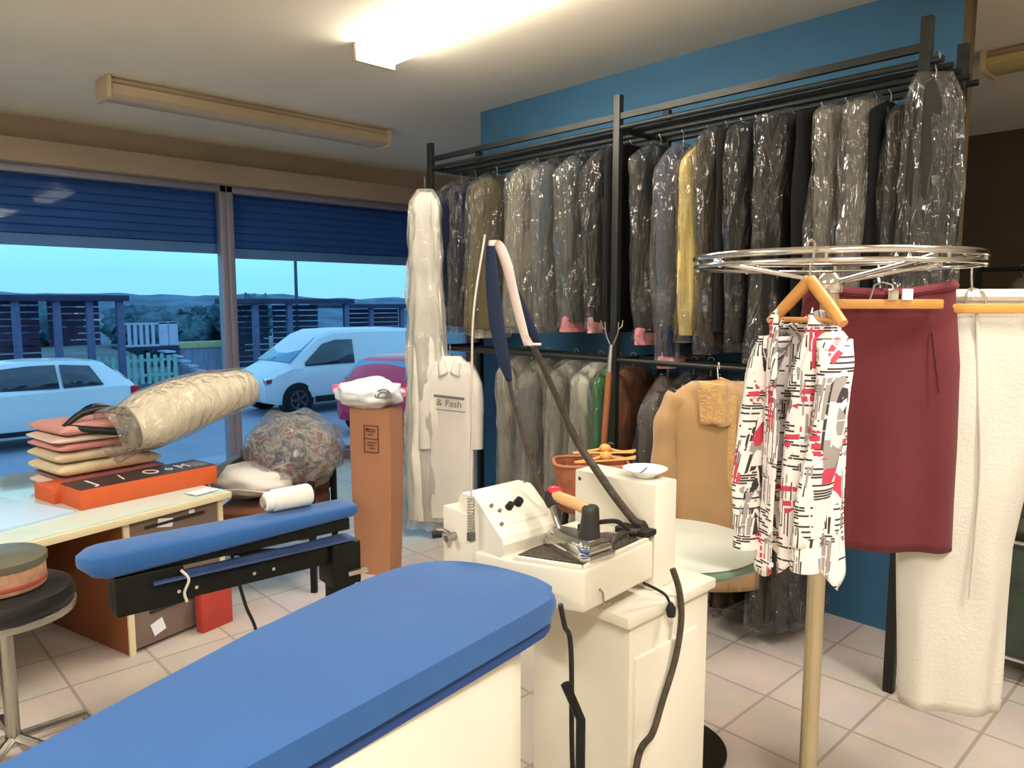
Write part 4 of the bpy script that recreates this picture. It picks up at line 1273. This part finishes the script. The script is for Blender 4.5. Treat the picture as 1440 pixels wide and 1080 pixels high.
# electric cable from the left arm to the unit, hose from the right arm to the rear box
cpts = [Pq(715, 532), Pq(724, 570), at(738, 620, y=1.36), at(752, 665, y=1.34), at(762, 690, y=1.32), at(768, 702, y=1.31)]
tag(MB().tube(spline(cpts), .0055, 8).build('iron_cable', M_hose), 'dark thin iron cable hanging from the blue hose cover to the control housing', 'cable')
hp = [Pq(750, 486), Pq(768, 525, .01), Pq(790, 575, .02), Pq(814, 625, .0), at(838, 660, y=1.29), at(866, 700, y=1.22), at(893, 733, y=1.17), at(908, 738, y=1.155), at(900, 747, y=1.15), at(878, 748, y=1.145), at(862, 762, y=1.13), at(852, 782, y=1.11)]
P = spline(hp)
tag(MB().tube(P, [.0085 if k < 20 else .011 if k < 60 else .0075 for k in range(len(P))], 10).build('steam_hose', M_hose), 'thick dark steam hose running down past the white boiler box to the iron', 'hose')
ip = [at(836, 735, y=1.115), at(866, 733, y=1.13), at(880, 742, y=1.14), at(893, 756, y=1.16), at(912, 755, y=1.18)]
tag(MB().tube(spline(ip), .006, 8).build('supply_cable', M_rubber), 'short black supply cable from the iron column to the rear of the unit', 'cable')
tag(MB().box((1.56, 1.165, .945), (.05, .10, .016), rz=R(8), bev=.004).build('cable_clamp', M_rubber), 'flat black cable clamp on the tray by the boiler box', 'clamp')
hz = [at(946, 800, y=1.07), at(955, 830, y=1.055), at(958, 870, y=1.05), at(950, 925, y=1.05), at(932, 985, y=1.05), at(918, 1030, y=1.04), at(895, 1078, y=1.0)]
pz = hz[-1]
tag(MB().tube(spline(hz + [Vector((pz.x - .05, pz.y - .03, .15)), Vector((pz.x - .15, pz.y - .06, .016)), Vector((pz.x - .3, pz.y - .05, .016))]), .0085, 10).build('drain_hose', M_hose), 'dark grey hose hanging down in front of the white cabinet', 'hose')
pc = [at(905, 820, y=1.06), at(918, 826, y=1.055), at(935, 836, y=1.05), at(943, 850, y=1.045)]
t = thing('plug_cable', pc[0], 'short black cable ending in a plug hanging before the white cabinet', 'cable')
MB().tube([p - pc[0] for p in spline(pc)], .0038, 8).build('cord', M_rubber, t)
e_ = pc[-1] - pc[0]
MB().tube([e_ + Vector((0, 0, .004)), e_ + Vector((.002, 0, -.012)), e_ + Vector((.004, 0, -.032))], [.006, .013, .011], 10).build('plug', M_rubber, t)
for k in (-1, 1):
    MB().cyl(e_ + Vector((.004 + .006 * k, 0, -.03)), e_ + Vector((.005 + .006 * k, 0, -.046)), .0022, n=8).build('pin', M_chrome, t)
tp = [at(788, 850, y=1.09), at(794, 880, y=1.09), at(803, 915, y=1.085)]
q_ = tp[-1]
tag(MB().tube(spline(tp + [Vector((q_.x + .01, q_.y, .45)), Vector((q_.x + .03, q_.y - .02, .02)), Vector((q_.x + .2, q_.y - .08, .012))]), .006, 8).build('unit_cable', M_rubber), 'black cable hanging between the ironing table body and the white cabinet', 'cable')

# saucer on the boiler box
sc_ = at(902, 668, z=1.072)
t = thing('saucer', (1.645, 1.20, 1.071), 'white china saucer on top of the white boiler box', 'saucer')
MB().lathe([(0, .0), (.026, 0), (.030, .003), (.034, .008), (.060, .022), (.062, .0245), (.058, .0235), (.032, .012), (0, .010)], n=36).build('dish', pm('white_china', (244, 244, 240), .2, var=.01, bump=0), t)
MB().tube([(-.03, .0, .0135), (0, .006, .014), (.035, .02, .017)], .0022, 6).build('clip', M_steel, t)

# ------------------------------------------------------------------ round glass table
gt = thing('glass_table', (2.07, 1.39, 0), 'small round table with a pale top and thick green glass edge', 'table')
MB().lathe([(0, .742), (.283, .742), (.286, .740), (.283, .738), (0, .738)], n=56).build('table_top', pm('pale_table_top', (226, 230, 216), .25, var=.02, bump=0), gt)
MB().lathe([(.0, .737), (.284, .737), (.294, .731), (.297, .722), (.292, .711), (.28, .705), (0, .705)], n=56).build('glass_edge', pm('green_glass_edge', (132, 158, 142), .15, var=.05, bump=0, spec=.7), gt)
MB().lathe([(0, .02), (.03, .02), (.028, .3), (.03, .68), (.09, .704), (0, .704)], n=24).build('column', M_black, gt)
MB().lathe([(0, 0), (.20, 0), (.20, .012), (.06, .03), (0, .03)], n=36).build('base', M_black, gt)

# brown basket with orange hangers, on a stool behind the steam unit
bx = Vector((2.58, 2.19, 0))
t = thing('side_stool', bx, 'plain dark stool carrying the brown basket behind the white steam unit', 'stool')
MB().lathe([(0, .60), (.15, .60), (.155, .62), (.15, .64), (0, .64)], n=28).build('seat', M_deskwood, t)
for k in range(4):
    a = PI / 4 + k * PI / 2
    MB().cyl((.16 * math.cos(a), .16 * math.sin(a), 0), (.11 * math.cos(a), .11 * math.sin(a), .60), .014, n=8).build('leg', M_black, t)
t = thing('basket', bx + Vector((0, 0, .641)), 'terracotta brown basket holding pale orange hangers behind the white boiler box', 'basket', None, R(-44))
M_bask = pm('terracotta_basket', (156, 92, 62), .7, var=.2, sc=30, bump=.5, bsc=90)
MB().loft([[(x * k, y * k, z) for x, y in [(.17 * math.copysign(abs(math.cos(a)) ** .5, math.cos(a)), .12 * math.copysign(abs(math.sin(a)) ** .5, math.sin(a))) for a in [2 * PI * j / 32 for j in range(32)]]] for z, k in ((0, .84), (.005, .86), (.17, 1.0), (.175, .98), (.02, .82), (.015, .80))]).build('basket_body', M_bask, t, sharp=50)
MB().tube([(.17 * math.copysign(abs(math.cos(a)) ** .5, math.cos(a)), .12 * math.copysign(abs(math.sin(a)) ** .5, math.sin(a)), .175) for a in [2 * PI * j / 32 for j in range(32)]], .008, 8, True).build('rim', pm('basket_rim', (176, 110, 78), .6, var=.2), t)
M_ohang = pm('orange_hanger_wood', (224, 164, 92), .45, var=.1)
for k, (dx, dy, dz, rz, lab) in enumerate(((.05, -.03, .19, .15, 'pale orange hanger lying across the front of the basket'), (.06, .03, .215, -.1, 'pale orange hanger lying across the back of the basket'))):
    h = thing('wooden_hanger', bx + Vector((.05 * .72 + dy * .7, -.05 * .7 + dy * .7, .641 + dz)), lab, 'hanger', 'hangers in the basket', R(-44) + rz)
    MB().tube(spline([(-.13, 0, -.01), (-.05, .01, 0), (.02, .015, .012), (.10, .01, 0), (.16, 0, .01)]), .0075, 8).build('arm', M_ohang, h)
    MB().tube([(-.12, -.02, -.005), (.15, -.02, .005)], .005, 8).build('trouser_bar', M_ohang, h)
    MB().blob((.02, .005, .016), (.028, .024, .022), 3, .1).build('hub', M_ohang, h)
    MB().tube(spline([(.02, .02, .02), (.02, .05, .03), (.045, .075, .03), (.06, .05, .028)]), .003, 6).build('hook', M_steel, h)

# ------------------------------------------------------------------ round chrome clothes rail
HB = Vector((1.958, .847, 0))
HZ = 1.665
RR = .345
t = thing('round_rail', HB, 'round chrome clothes rail on a single upright pole', 'clothes rail')
for dz, r in ((.0, .0085), (-.022, .006)):
    MB().tube([(RR * math.cos(2 * PI * k / 72), RR * math.sin(2 * PI * k / 72), HZ + dz) for k in range(72)], r, 10, True).build('ring', M_chrome, t)
for k in range(4):
    a = AZ - PI / 2 + R(14) + k * PI / 2
    MB().tube([(.018 * math.cos(a), .018 * math.sin(a), HZ - .062), (.30 * math.cos(a), .30 * math.sin(a), HZ - .02), (RR * math.cos(a), RR * math.sin(a), HZ - .012)], .0068, 10).build('spoke', M_chrome, t)
for k in range(8):
    a = AZ - PI / 2 + R(20) + k * PI / 4
    MB().cyl((RR * math.cos(a), RR * math.sin(a), HZ + .008), (RR * math.cos(a), RR * math.sin(a), HZ - .03), .005, n=8).build('ring_link', M_chrome, t)
MB().lathe([(0, HZ - .09), (.03, HZ - .09), (.034, HZ - .08), (.034, HZ - .055), (.022, HZ - .04), (0, HZ - .04)], n=24).build('hub', M_chrome, t)
MB().cyl((0, 0, .10), (0, 0, HZ - .07), .0235, n=24).build('pole', pm('beige_metal_pole', (186, 172, 140), .3, .7, var=.04), t)
MB().lathe([(0, .08), (.036, .08), (.036, .17), (.026, .18), (0, .18)], n=24).build('pole_socket', M_black, t)
for k in range(4):
    a = AZ + PI / 4 + k * PI / 2
    MB().tube([(.03 * math.cos(a), .03 * math.sin(a), .12), (.20 * math.cos(a), .20 * math.sin(a), .075), (.34 * math.cos(a), .34 * math.sin(a), .05)], .011, 8).build('leg', M_chrome, t)
    w_ = MB().lathe([(0, -.01), (.022, -.01), (.025, 0), (.022, .01), (0, .01)], n=16).build('castor', M_rubber, t, loc=(.34 * math.cos(a), .34 * math.sin(a), .026))
    w_.rotation_euler = (PI / 2, 0, a + PI / 2)

RVEC = Vector((math.sin(AZ), -math.cos(AZ), 0))      # to the right of the entrance axis
FVEC = Vector((math.cos(AZ), math.sin(AZ), 0))


def floor_dir(r_, f_):
    v = RVEC * r_ + FVEC * f_
    return math.atan2(v.y, v.x)


# printed blouse on a wooden hanger
mb_, nt, out = new_mat('blouse_print')
b = N(nt, 'ShaderNodeBsdfPrincipled', Roughness=.8)
tc = N(nt, 'ShaderNodeTexCoord')
base = lin((236, 228, 222)); blk = lin((58, 52, 52)); red = lin((196, 62, 84)); gry = lin((158, 150, 146))


def bricks(rot, bw, rh, bias, c2, off):
    mp = N(nt, 'ShaderNodeMapping')
    mp.inputs['Rotation'].default_value = (PI / 2, 0, 0)
    mp2 = N(nt, 'ShaderNodeMapping')
    mp2.inputs['Rotation'].default_value = (0, 0, rot)
    mp2.inputs['Location'].default_value = (off, off * .7, 0)
    nt.links.new(tc.outputs['Object'], mp.inputs['Vector'])
    nt.links.new(mp.outputs['Vector'], mp2.inputs['Vector'])
    br = N(nt, 'ShaderNodeTexBrick', Scale=1.)
    br.inputs['Brick Width'].default_value = bw
    br.inputs['Row Height'].default_value = rh
    br.inputs['Mortar Size'].default_value = rh * .14
    br.inputs['Mortar Smooth'].default_value = 0
    br.inputs['Bias'].default_value = bias
    br.inputs['Color1'].default_value = (0, 0, 0, 1)
    br.inputs['Color2'].default_value = (1, 1, 1, 1)
    br.inputs['Mortar'].default_value = (0, 0, 0, 1)
    nt.links.new(mp2.outputs['Vector'], br.inputs['Vector'])
    th = N(nt, 'ShaderNodeMath', operation='GREATER_THAN')
    th.inputs[1].default_value = bias
    br.inputs['Bias'].default_value = 0
    nt.links.new(br.outputs['Color'], th.inputs[0])
    return th.outputs['Value']


def zone(scale, lo, off):
    mp = N(nt, 'ShaderNodeMapping')
    mp.inputs['Location'].default_value = (off, off, off)
    nt.links.new(tc.outputs['Object'], mp.inputs['Vector'])
    v = N(nt, 'ShaderNodeTexVoronoi', Scale=scale)
    v.distance = 'CHEBYCHEV'
    nt.links.new(mp.outputs['Vector'], v.inputs['Vector'])
    sp_ = N(nt, 'ShaderNodeSeparateColor')
    nt.links.new(v.outputs['Color'], sp_.inputs['Color'])
    th = N(nt, 'ShaderNodeMath', operation='GREATER_THAN')
    th.inputs[1].default_value = lo
    nt.links.new(sp_.outputs['Red'], th.inputs[0])
    return th.outputs['Value']


def mul(a, b_):
    m_ = N(nt, 'ShaderNodeMath', operation='MULTIPLY')
    nt.links.new(a, m_.inputs[0]); nt.links.new(b_, m_.inputs[1])
    return m_.outputs['Value']


def inv(a):
    m_ = N(nt, 'ShaderNodeMath', operation='SUBTRACT')
    m_.inputs[0].default_value = 1.
    nt.links.new(a, m_.inputs[1])
    return m_.outputs['Value']


def over(colsock, fac, c):
    m_ = N(nt, 'ShaderNodeMix', data_type='RGBA')
    if colsock is None: m_.inputs['A'].default_value = base
    else: nt.links.new(colsock, m_.inputs['A'])
    m_.inputs['B'].default_value = c
    nt.links.new(fac, m_.inputs['Factor'])
    return m_.outputs['Result']


z1 = zone(21, .5, 0.)
c = over(None, mul(z1, bricks(0, .034, .0058, .66, 1, 0)), blk)
c = over(c, mul(inv(z1), bricks(PI / 2, .055, .0048, .62, 1, .3)), blk)
c = over(c, mul(zone(17, .6, 2.), bricks(PI / 2, .075, .009, .6, 1, .7)), gry)
c = over(c, mul(zone(20, .90, 5.), bricks(.1, .05, .016, .25, 1, .2)), red)
c = over(c, mul(zone(16, .88, 9.), bricks(PI / 2, .09, .011, .45, 1, .9)), red)
nt.links.new(c, b.inputs['Base Color'])
nt.links.new(b.outputs['BSDF'], out.inputs['Surface'])
M_blouse = mb_

BP = Vector((1.556, .752, HZ + .0085)) + RVEC * .034
brz = floor_dir(.46, -.89)            # its right shoulder nearer
H_ = .118
t = thing('wooden_hanger', BP, 'pale wooden hanger carrying the printed blouse on the round chrome rail', 'hanger', 'wooden hangers', brz)
MB().tube(hook_pts(.012, H_ - .045), .0028, 6).build('hook', M_wire, t)
for sg in (-1, 1):
    MB().tube([(0, 0, -.075), (sg * .055, -.004, -.128), (sg * .098, -.010, -.168)], [.0135, .0135, .011], 10).build('arm', M_wood, t)
MB().cyl((-.085, -.006, -.162), (.085, -.006, -.162), .006, n=8).build('trouser_bar', M_wood, t)
t = thing('blouse', BP, 'white blouse printed with black dashes and red patches on the round chrome rail', 'blouse', None, brz)
t.scale = (.70, .9, 1)


def blouse_shell(a, b):
    # a: right front edge -> round the back -> left front edge; b: shoulder -> hem
    gap = interp([(0, .62), (.12, .5), (.30, .20), (.42, .06), (1, .05)], b)
    th = lerp(-PI / 2 + gap, 3 * PI / 2 - gap, a)
    z = -.14 - .565 * b - .035 * math.sin(th * 3 + 1) * b * b
    shoulder = min(1, b / .10)
    cth = math.cos(th)
    hw = lerp(.085, .135, math.sin(shoulder * PI / 2)) * (1 - .06 * math.sin(b * PI)) * (1 + .05 * b)
    ht = lerp(.04, .068, shoulder) * (1 + .2 * b)
    x = hw * math.copysign(abs(cth) ** .8, cth)
    if b < .12: z -= (abs(x) / .13) ** 1.4 * .06 * (1 - b / .12)
    k = 1 + .10 * nz(cth * 3, math.sin(th) * 3, b * 2.2) + .05 * math.sin(th * 9 + 2 * b) * b
    return (x * k, ht * k * math.sin(th), z)


MB().grid(blouse_shell, 72, 36).build('body', M_blouse, t, solid=.002, sharp=80)
for sg in (-1, 1):
    pts = spline([(sg * .112, -.01, -.20), (sg * .138, -.03, -.27), (sg * .142, -.05, -.40), (sg * .130, -.075, -.53), (sg * .120, -.08, -.63)], 6)
    rings = []
    for i, p in enumerate(pts):
        q = i / (len(pts) - 1)
        r_ = lerp(.044, .040, q)
        rings.append([(p.x + r_ * .8 * math.cos(a) * (1 + .15 * nz(math.cos(a) * 2, math.sin(a) * 2, q * 6)), p.y + r_ * 1.15 * math.sin(a) * (1 + .15 * nz(math.cos(a) * 2, math.sin(a) * 2 + 4, q * 6)), p.z) for a in [2 * PI * j / 20 for j in range(20)]])
    MB().loft(rings, cap=False).build('sleeve', M_blouse, t, solid=.002, sharp=80)
    MB().tube([pts[-1] + Vector((0, 0, .02)), pts[-1] + Vector((0, 0, -.055))], [.036, .039], 16).build('cuff', M_blouse, t)
    MB().grid(lambda a, b, sg=sg: (sg * lerp(lerp(.065, .025, a), lerp(.098, .04, a), b), -.045 - .03 * a - .012 * math.sin(b * PI), -.135 - .15 * a - .035 * b), 12, 6).build('collar', M_blouse, t, solid=.003, sharp=80)
MB().cyl((.0, -.088, -.70), (.0, -.094, -.70), .006, n=12).build('button', M_paper, t)

# burgundy skirt on a wooden clip hanger
M_burg = pm('burgundy_cloth', (98, 36, 42), .9, var=.08, sc=3, bump=.15, bsc=200, sheen=.05)
SKP = Vector((2.135, .79, 0))
srz = floor_dir(1, -.22)
skz = 1.600                                # top of the waistband
spz = HZ - .035
t = thing('skirt', (SKP.x, SKP.y, skz), 'plain burgundy skirt clipped to a wooden bar hanger on the round rail', 'skirt', None, srz)
rings = []
for i in range(31):
    q = i / 30
    z = -.735 * q
    hw = interp([(0, .188), (.06, .192), (.3, .212), (.6, .218), (1, .222)], q)
    ht = interp([(0, .028), (.15, .045), (.5, .05), (1, .055)], q)
    rings.append([(hw * math.copysign(abs(math.cos(a)) ** .8, math.cos(a)), ht * math.sin(a) * (1 + .25 * math.sin(math.cos(a) * 9 + .6 * q) * q) + .006 * nz(math.cos(a) * 3, q * 3, math.sin(a)), z + (.012 * math.cos(a * 2) if i < 2 else 0)) for a in [2 * PI * j / 48 for j in range(48)]])
MB().loft(rings, cap=False).build('skirt_body', M_burg, t, solid=.003, sharp=80)
MB().tube([(.188 * math.cos(a), .029 * math.sin(a), -.018 + .012 * math.cos(a * 2)) for a in [2 * PI * j / 40 for j in range(40)]], [.012] * 40, 8, True).build('waistband', M_burg, t)
MB().tube(spline([(.125, -.046, -.13), (.135, -.051, -.20), (.15, -.052, -.29)]), .0025, 6).build('pocket_seam', pm('burgundy_seam', (84, 24, 36), .9), t)
hz_ = spz - skz
t = thing('bar_hanger', (SKP.x, SKP.y, spz), 'wooden bar hanger with metal clips in front of the burgundy skirt', 'hanger', 'wooden bar hangers', srz)
MB().box((.0, -.058, -hz_ - .055), (.29, .014, .026), bev=.006).build('bar', M_wood, t)
MB().tube([(0, .0, .012), (0, .012, .02), (0, .02, .008), (0, .012, -.012), (0, -.01, -.03)], .003, 6).build('hook', M_wire, t)
MB().tube([(-.035, -.058, -hz_ - .045), (-.022, -.045, -.034), (.0, -.03, -.026), (.022, -.045, -.034), (.03, -.058, -hz_ - .045)], .0025, 6).build('wire_frame', M_wire, t)
for x in (.02, .055):
    MB().box((x, -.064, -hz_ - .030), (.026, .012, .030), bev=.003).build('clip', M_paper if x > .04 else M_chrome, t)

# white trousers on a wooden bar hanger
M_trous = pm('white_trouser_cloth', (206, 202, 190), .85, var=.03, sc=3, bump=.2, bsc=120)
TP = Vector((2.335, .59, 0))
trz = floor_dir(1, -.15)
tz = 1.585
t = thing('trousers', (TP.x, TP.y, tz), 'long white trousers clipped to a wooden bar hanger at the right of the round rail', 'trousers', None, trz)
rings = []
for i in range(41):
    q = i / 40
    z = -1.20 * q
    x0 = interp([(0, -.150), (.04, -.155), (.3, -.175), (.6, -.182), (1, -.150)], q)
    x1 = interp([(0, .175), (.1, .19), (.35, .165), (.6, .12), (1, .115)], q)
    ht = interp([(0, .025), (.12, .045), (.5, .05), (1, .05)], q)
    rings.append([((x0 + x1) / 2 + (x1 - x0) / 2 * math.copysign(abs(math.cos(a)) ** .75, math.cos(a)), ht * math.sin(a) + .010 * math.sin(math.cos(a) * 7 + q * 3) * q + .006 * nz(math.cos(a) * 3, q * 5, math.sin(a)), z) for a in [2 * PI * j / 48 for j in range(48)]])
MB().loft(rings, cap=False).build('legs', M_trous, t, solid=.004, sharp=80)
MB().tube([(.012 + .163 * math.cos(a), .028 * math.sin(a), -.02) for a in [2 * PI * j / 40 for j in range(40)]], .016, 8, True).build('waistband', M_trous, t)
MB().tube(spline([(-.035, -.046, -.05), (-.02, -.050, -.25), (.0, -.054, -.5), (-.005, -.058, -.85)]), .004, 6).build('crease', M_trous, t)
MB().tube(spline([(.09, -.044, -.06), (.11, -.050, -.10), (.16, -.046, -.125), (.18, -.03, -.13)]), .003, 6).build('pocket_seam', pm('trouser_seam', (176, 170, 156), .9), t)
thz = 1.672 - tz
hkp = Vector((HB.x, HB.y, 0)) + RVEC * (RR - .01) + FVEC * .03
t = thing('bar_hanger', (TP.x, TP.y, tz + thz), 'wooden bar hanger with a wire hook in front of the white trousers', 'hanger', 'wooden bar hangers', trz)
MB().box((.03, -.056, -thz - .052), (.34, .014, .026), bev=.006).build('bar', M_wood, t)
MB().tube(spline([(-.055, 0, -.012), (-.055, .0, .006), (-.045, .0, .012), (-.035, -.002, .0), (-.038, -.012, -.05), (-.042, -.03, -.09)], 5), .0028, 6).build('hook', M_wire, t)
MB().tube(spline([(-.065, -.056, -thz - .045), (-.062, -.046, -.10), (-.05, -.035, -.086), (-.03, -.035, -.088), (-.018, -.046, -.10), (-.015, -.056, -thz - .045)], 5), .0025, 6).build('wire_frame', M_wire, t)
MB().box((.14, -.062, -thz - .022), (.03, .012, .03), bev=.003).build('clip', M_chrome, t)

# ------------------------------------------------------------------ dim room beyond the blue wall
t = thing('clothes_rail', (5.6, .9, 0), 'dim low clothes rail in the back room beyond the blue wall', 'clothes rail')
for y in (-.8, .55):
    MB().box((0, y, .88), (.03, .03, 1.76)).build('post', M_rack, t)
    MB().box((0, y, .015), (.5, .04, .03)).build('foot', M_rack, t)
MB().cyl((0, -.8, 1.76), (0, .55, 1.76), .014, n=8).build('rail', M_rack, t)
for i, (y, c_, lab) in enumerate(((.30, (120, 104, 82), 'beige garment at the left of the dim back room rail'), (.14, (70, 44, 38), 'dark red brown garment on the dim back room rail'), (-.02, (136, 124, 104), 'pale grey garment in the middle of the dim back room rail'), (-.20, (110, 100, 84), 'greyish garment on the dim back room rail'), (-.38, (60, 70, 58), 'dark green garment at the right of the dim back room rail'))):
    g = thing('hung_garment', (5.6, .9 + y, 1.774), lab, 'garment', 'garments in the back room')
    MB().loft(garment_rings(.42, .12, .95, .10, i * 3.1 + 1, .012)).build('cloth', pm('dim_cloth_%d' % i, c_, .9, var=.15, sc=5), g, loc=(0, 0, -.07), sharp=80)
    MB().tube(hook_pts(h=.09), .0026, 6).build('hanger_hook', M_wire, g)
t = thing('trolley', (3.62, .53, 0), 'chrome wire trolley with dark green laundry at the right edge behind the trousers', 'trolley')
for x in (-.2, .2):
    for y in (-.25, .25):
        MB().cyl((x, y, .03), (x, y, .62), .010, n=8).build('post', M_chrome, t)
        MB().blob((x, y, .028), (.02, .02, .026), 2, 0).build('castor', M_rubber, t)
for z in (.12, .60):
    MB().tube([(-.2, -.25, z), (.2, -.25, z), (.2, .25, z), (-.2, .25, z)], .008, 8, True).build('wire_rim', M_chrome, t)
MB().loft([[(x * k, y * k, z) for x, y in ((-.19, -.24), (.19, -.24), (.19, .24), (-.19, .24))] for z, k in ((.12, .96), (.58, 1.0))]).build('bag', pm('laundry_bag', (52, 60, 50), .9, var=.3, sc=6, bump=.4, bsc=30), t)
MB().blob((0, 0, .64), (.19, .24, .10), 4, .3, 3., 5.).build('laundry', pm('dark_laundry', (66, 66, 48), .9, var=.4, sc=8), t, sharp=80)
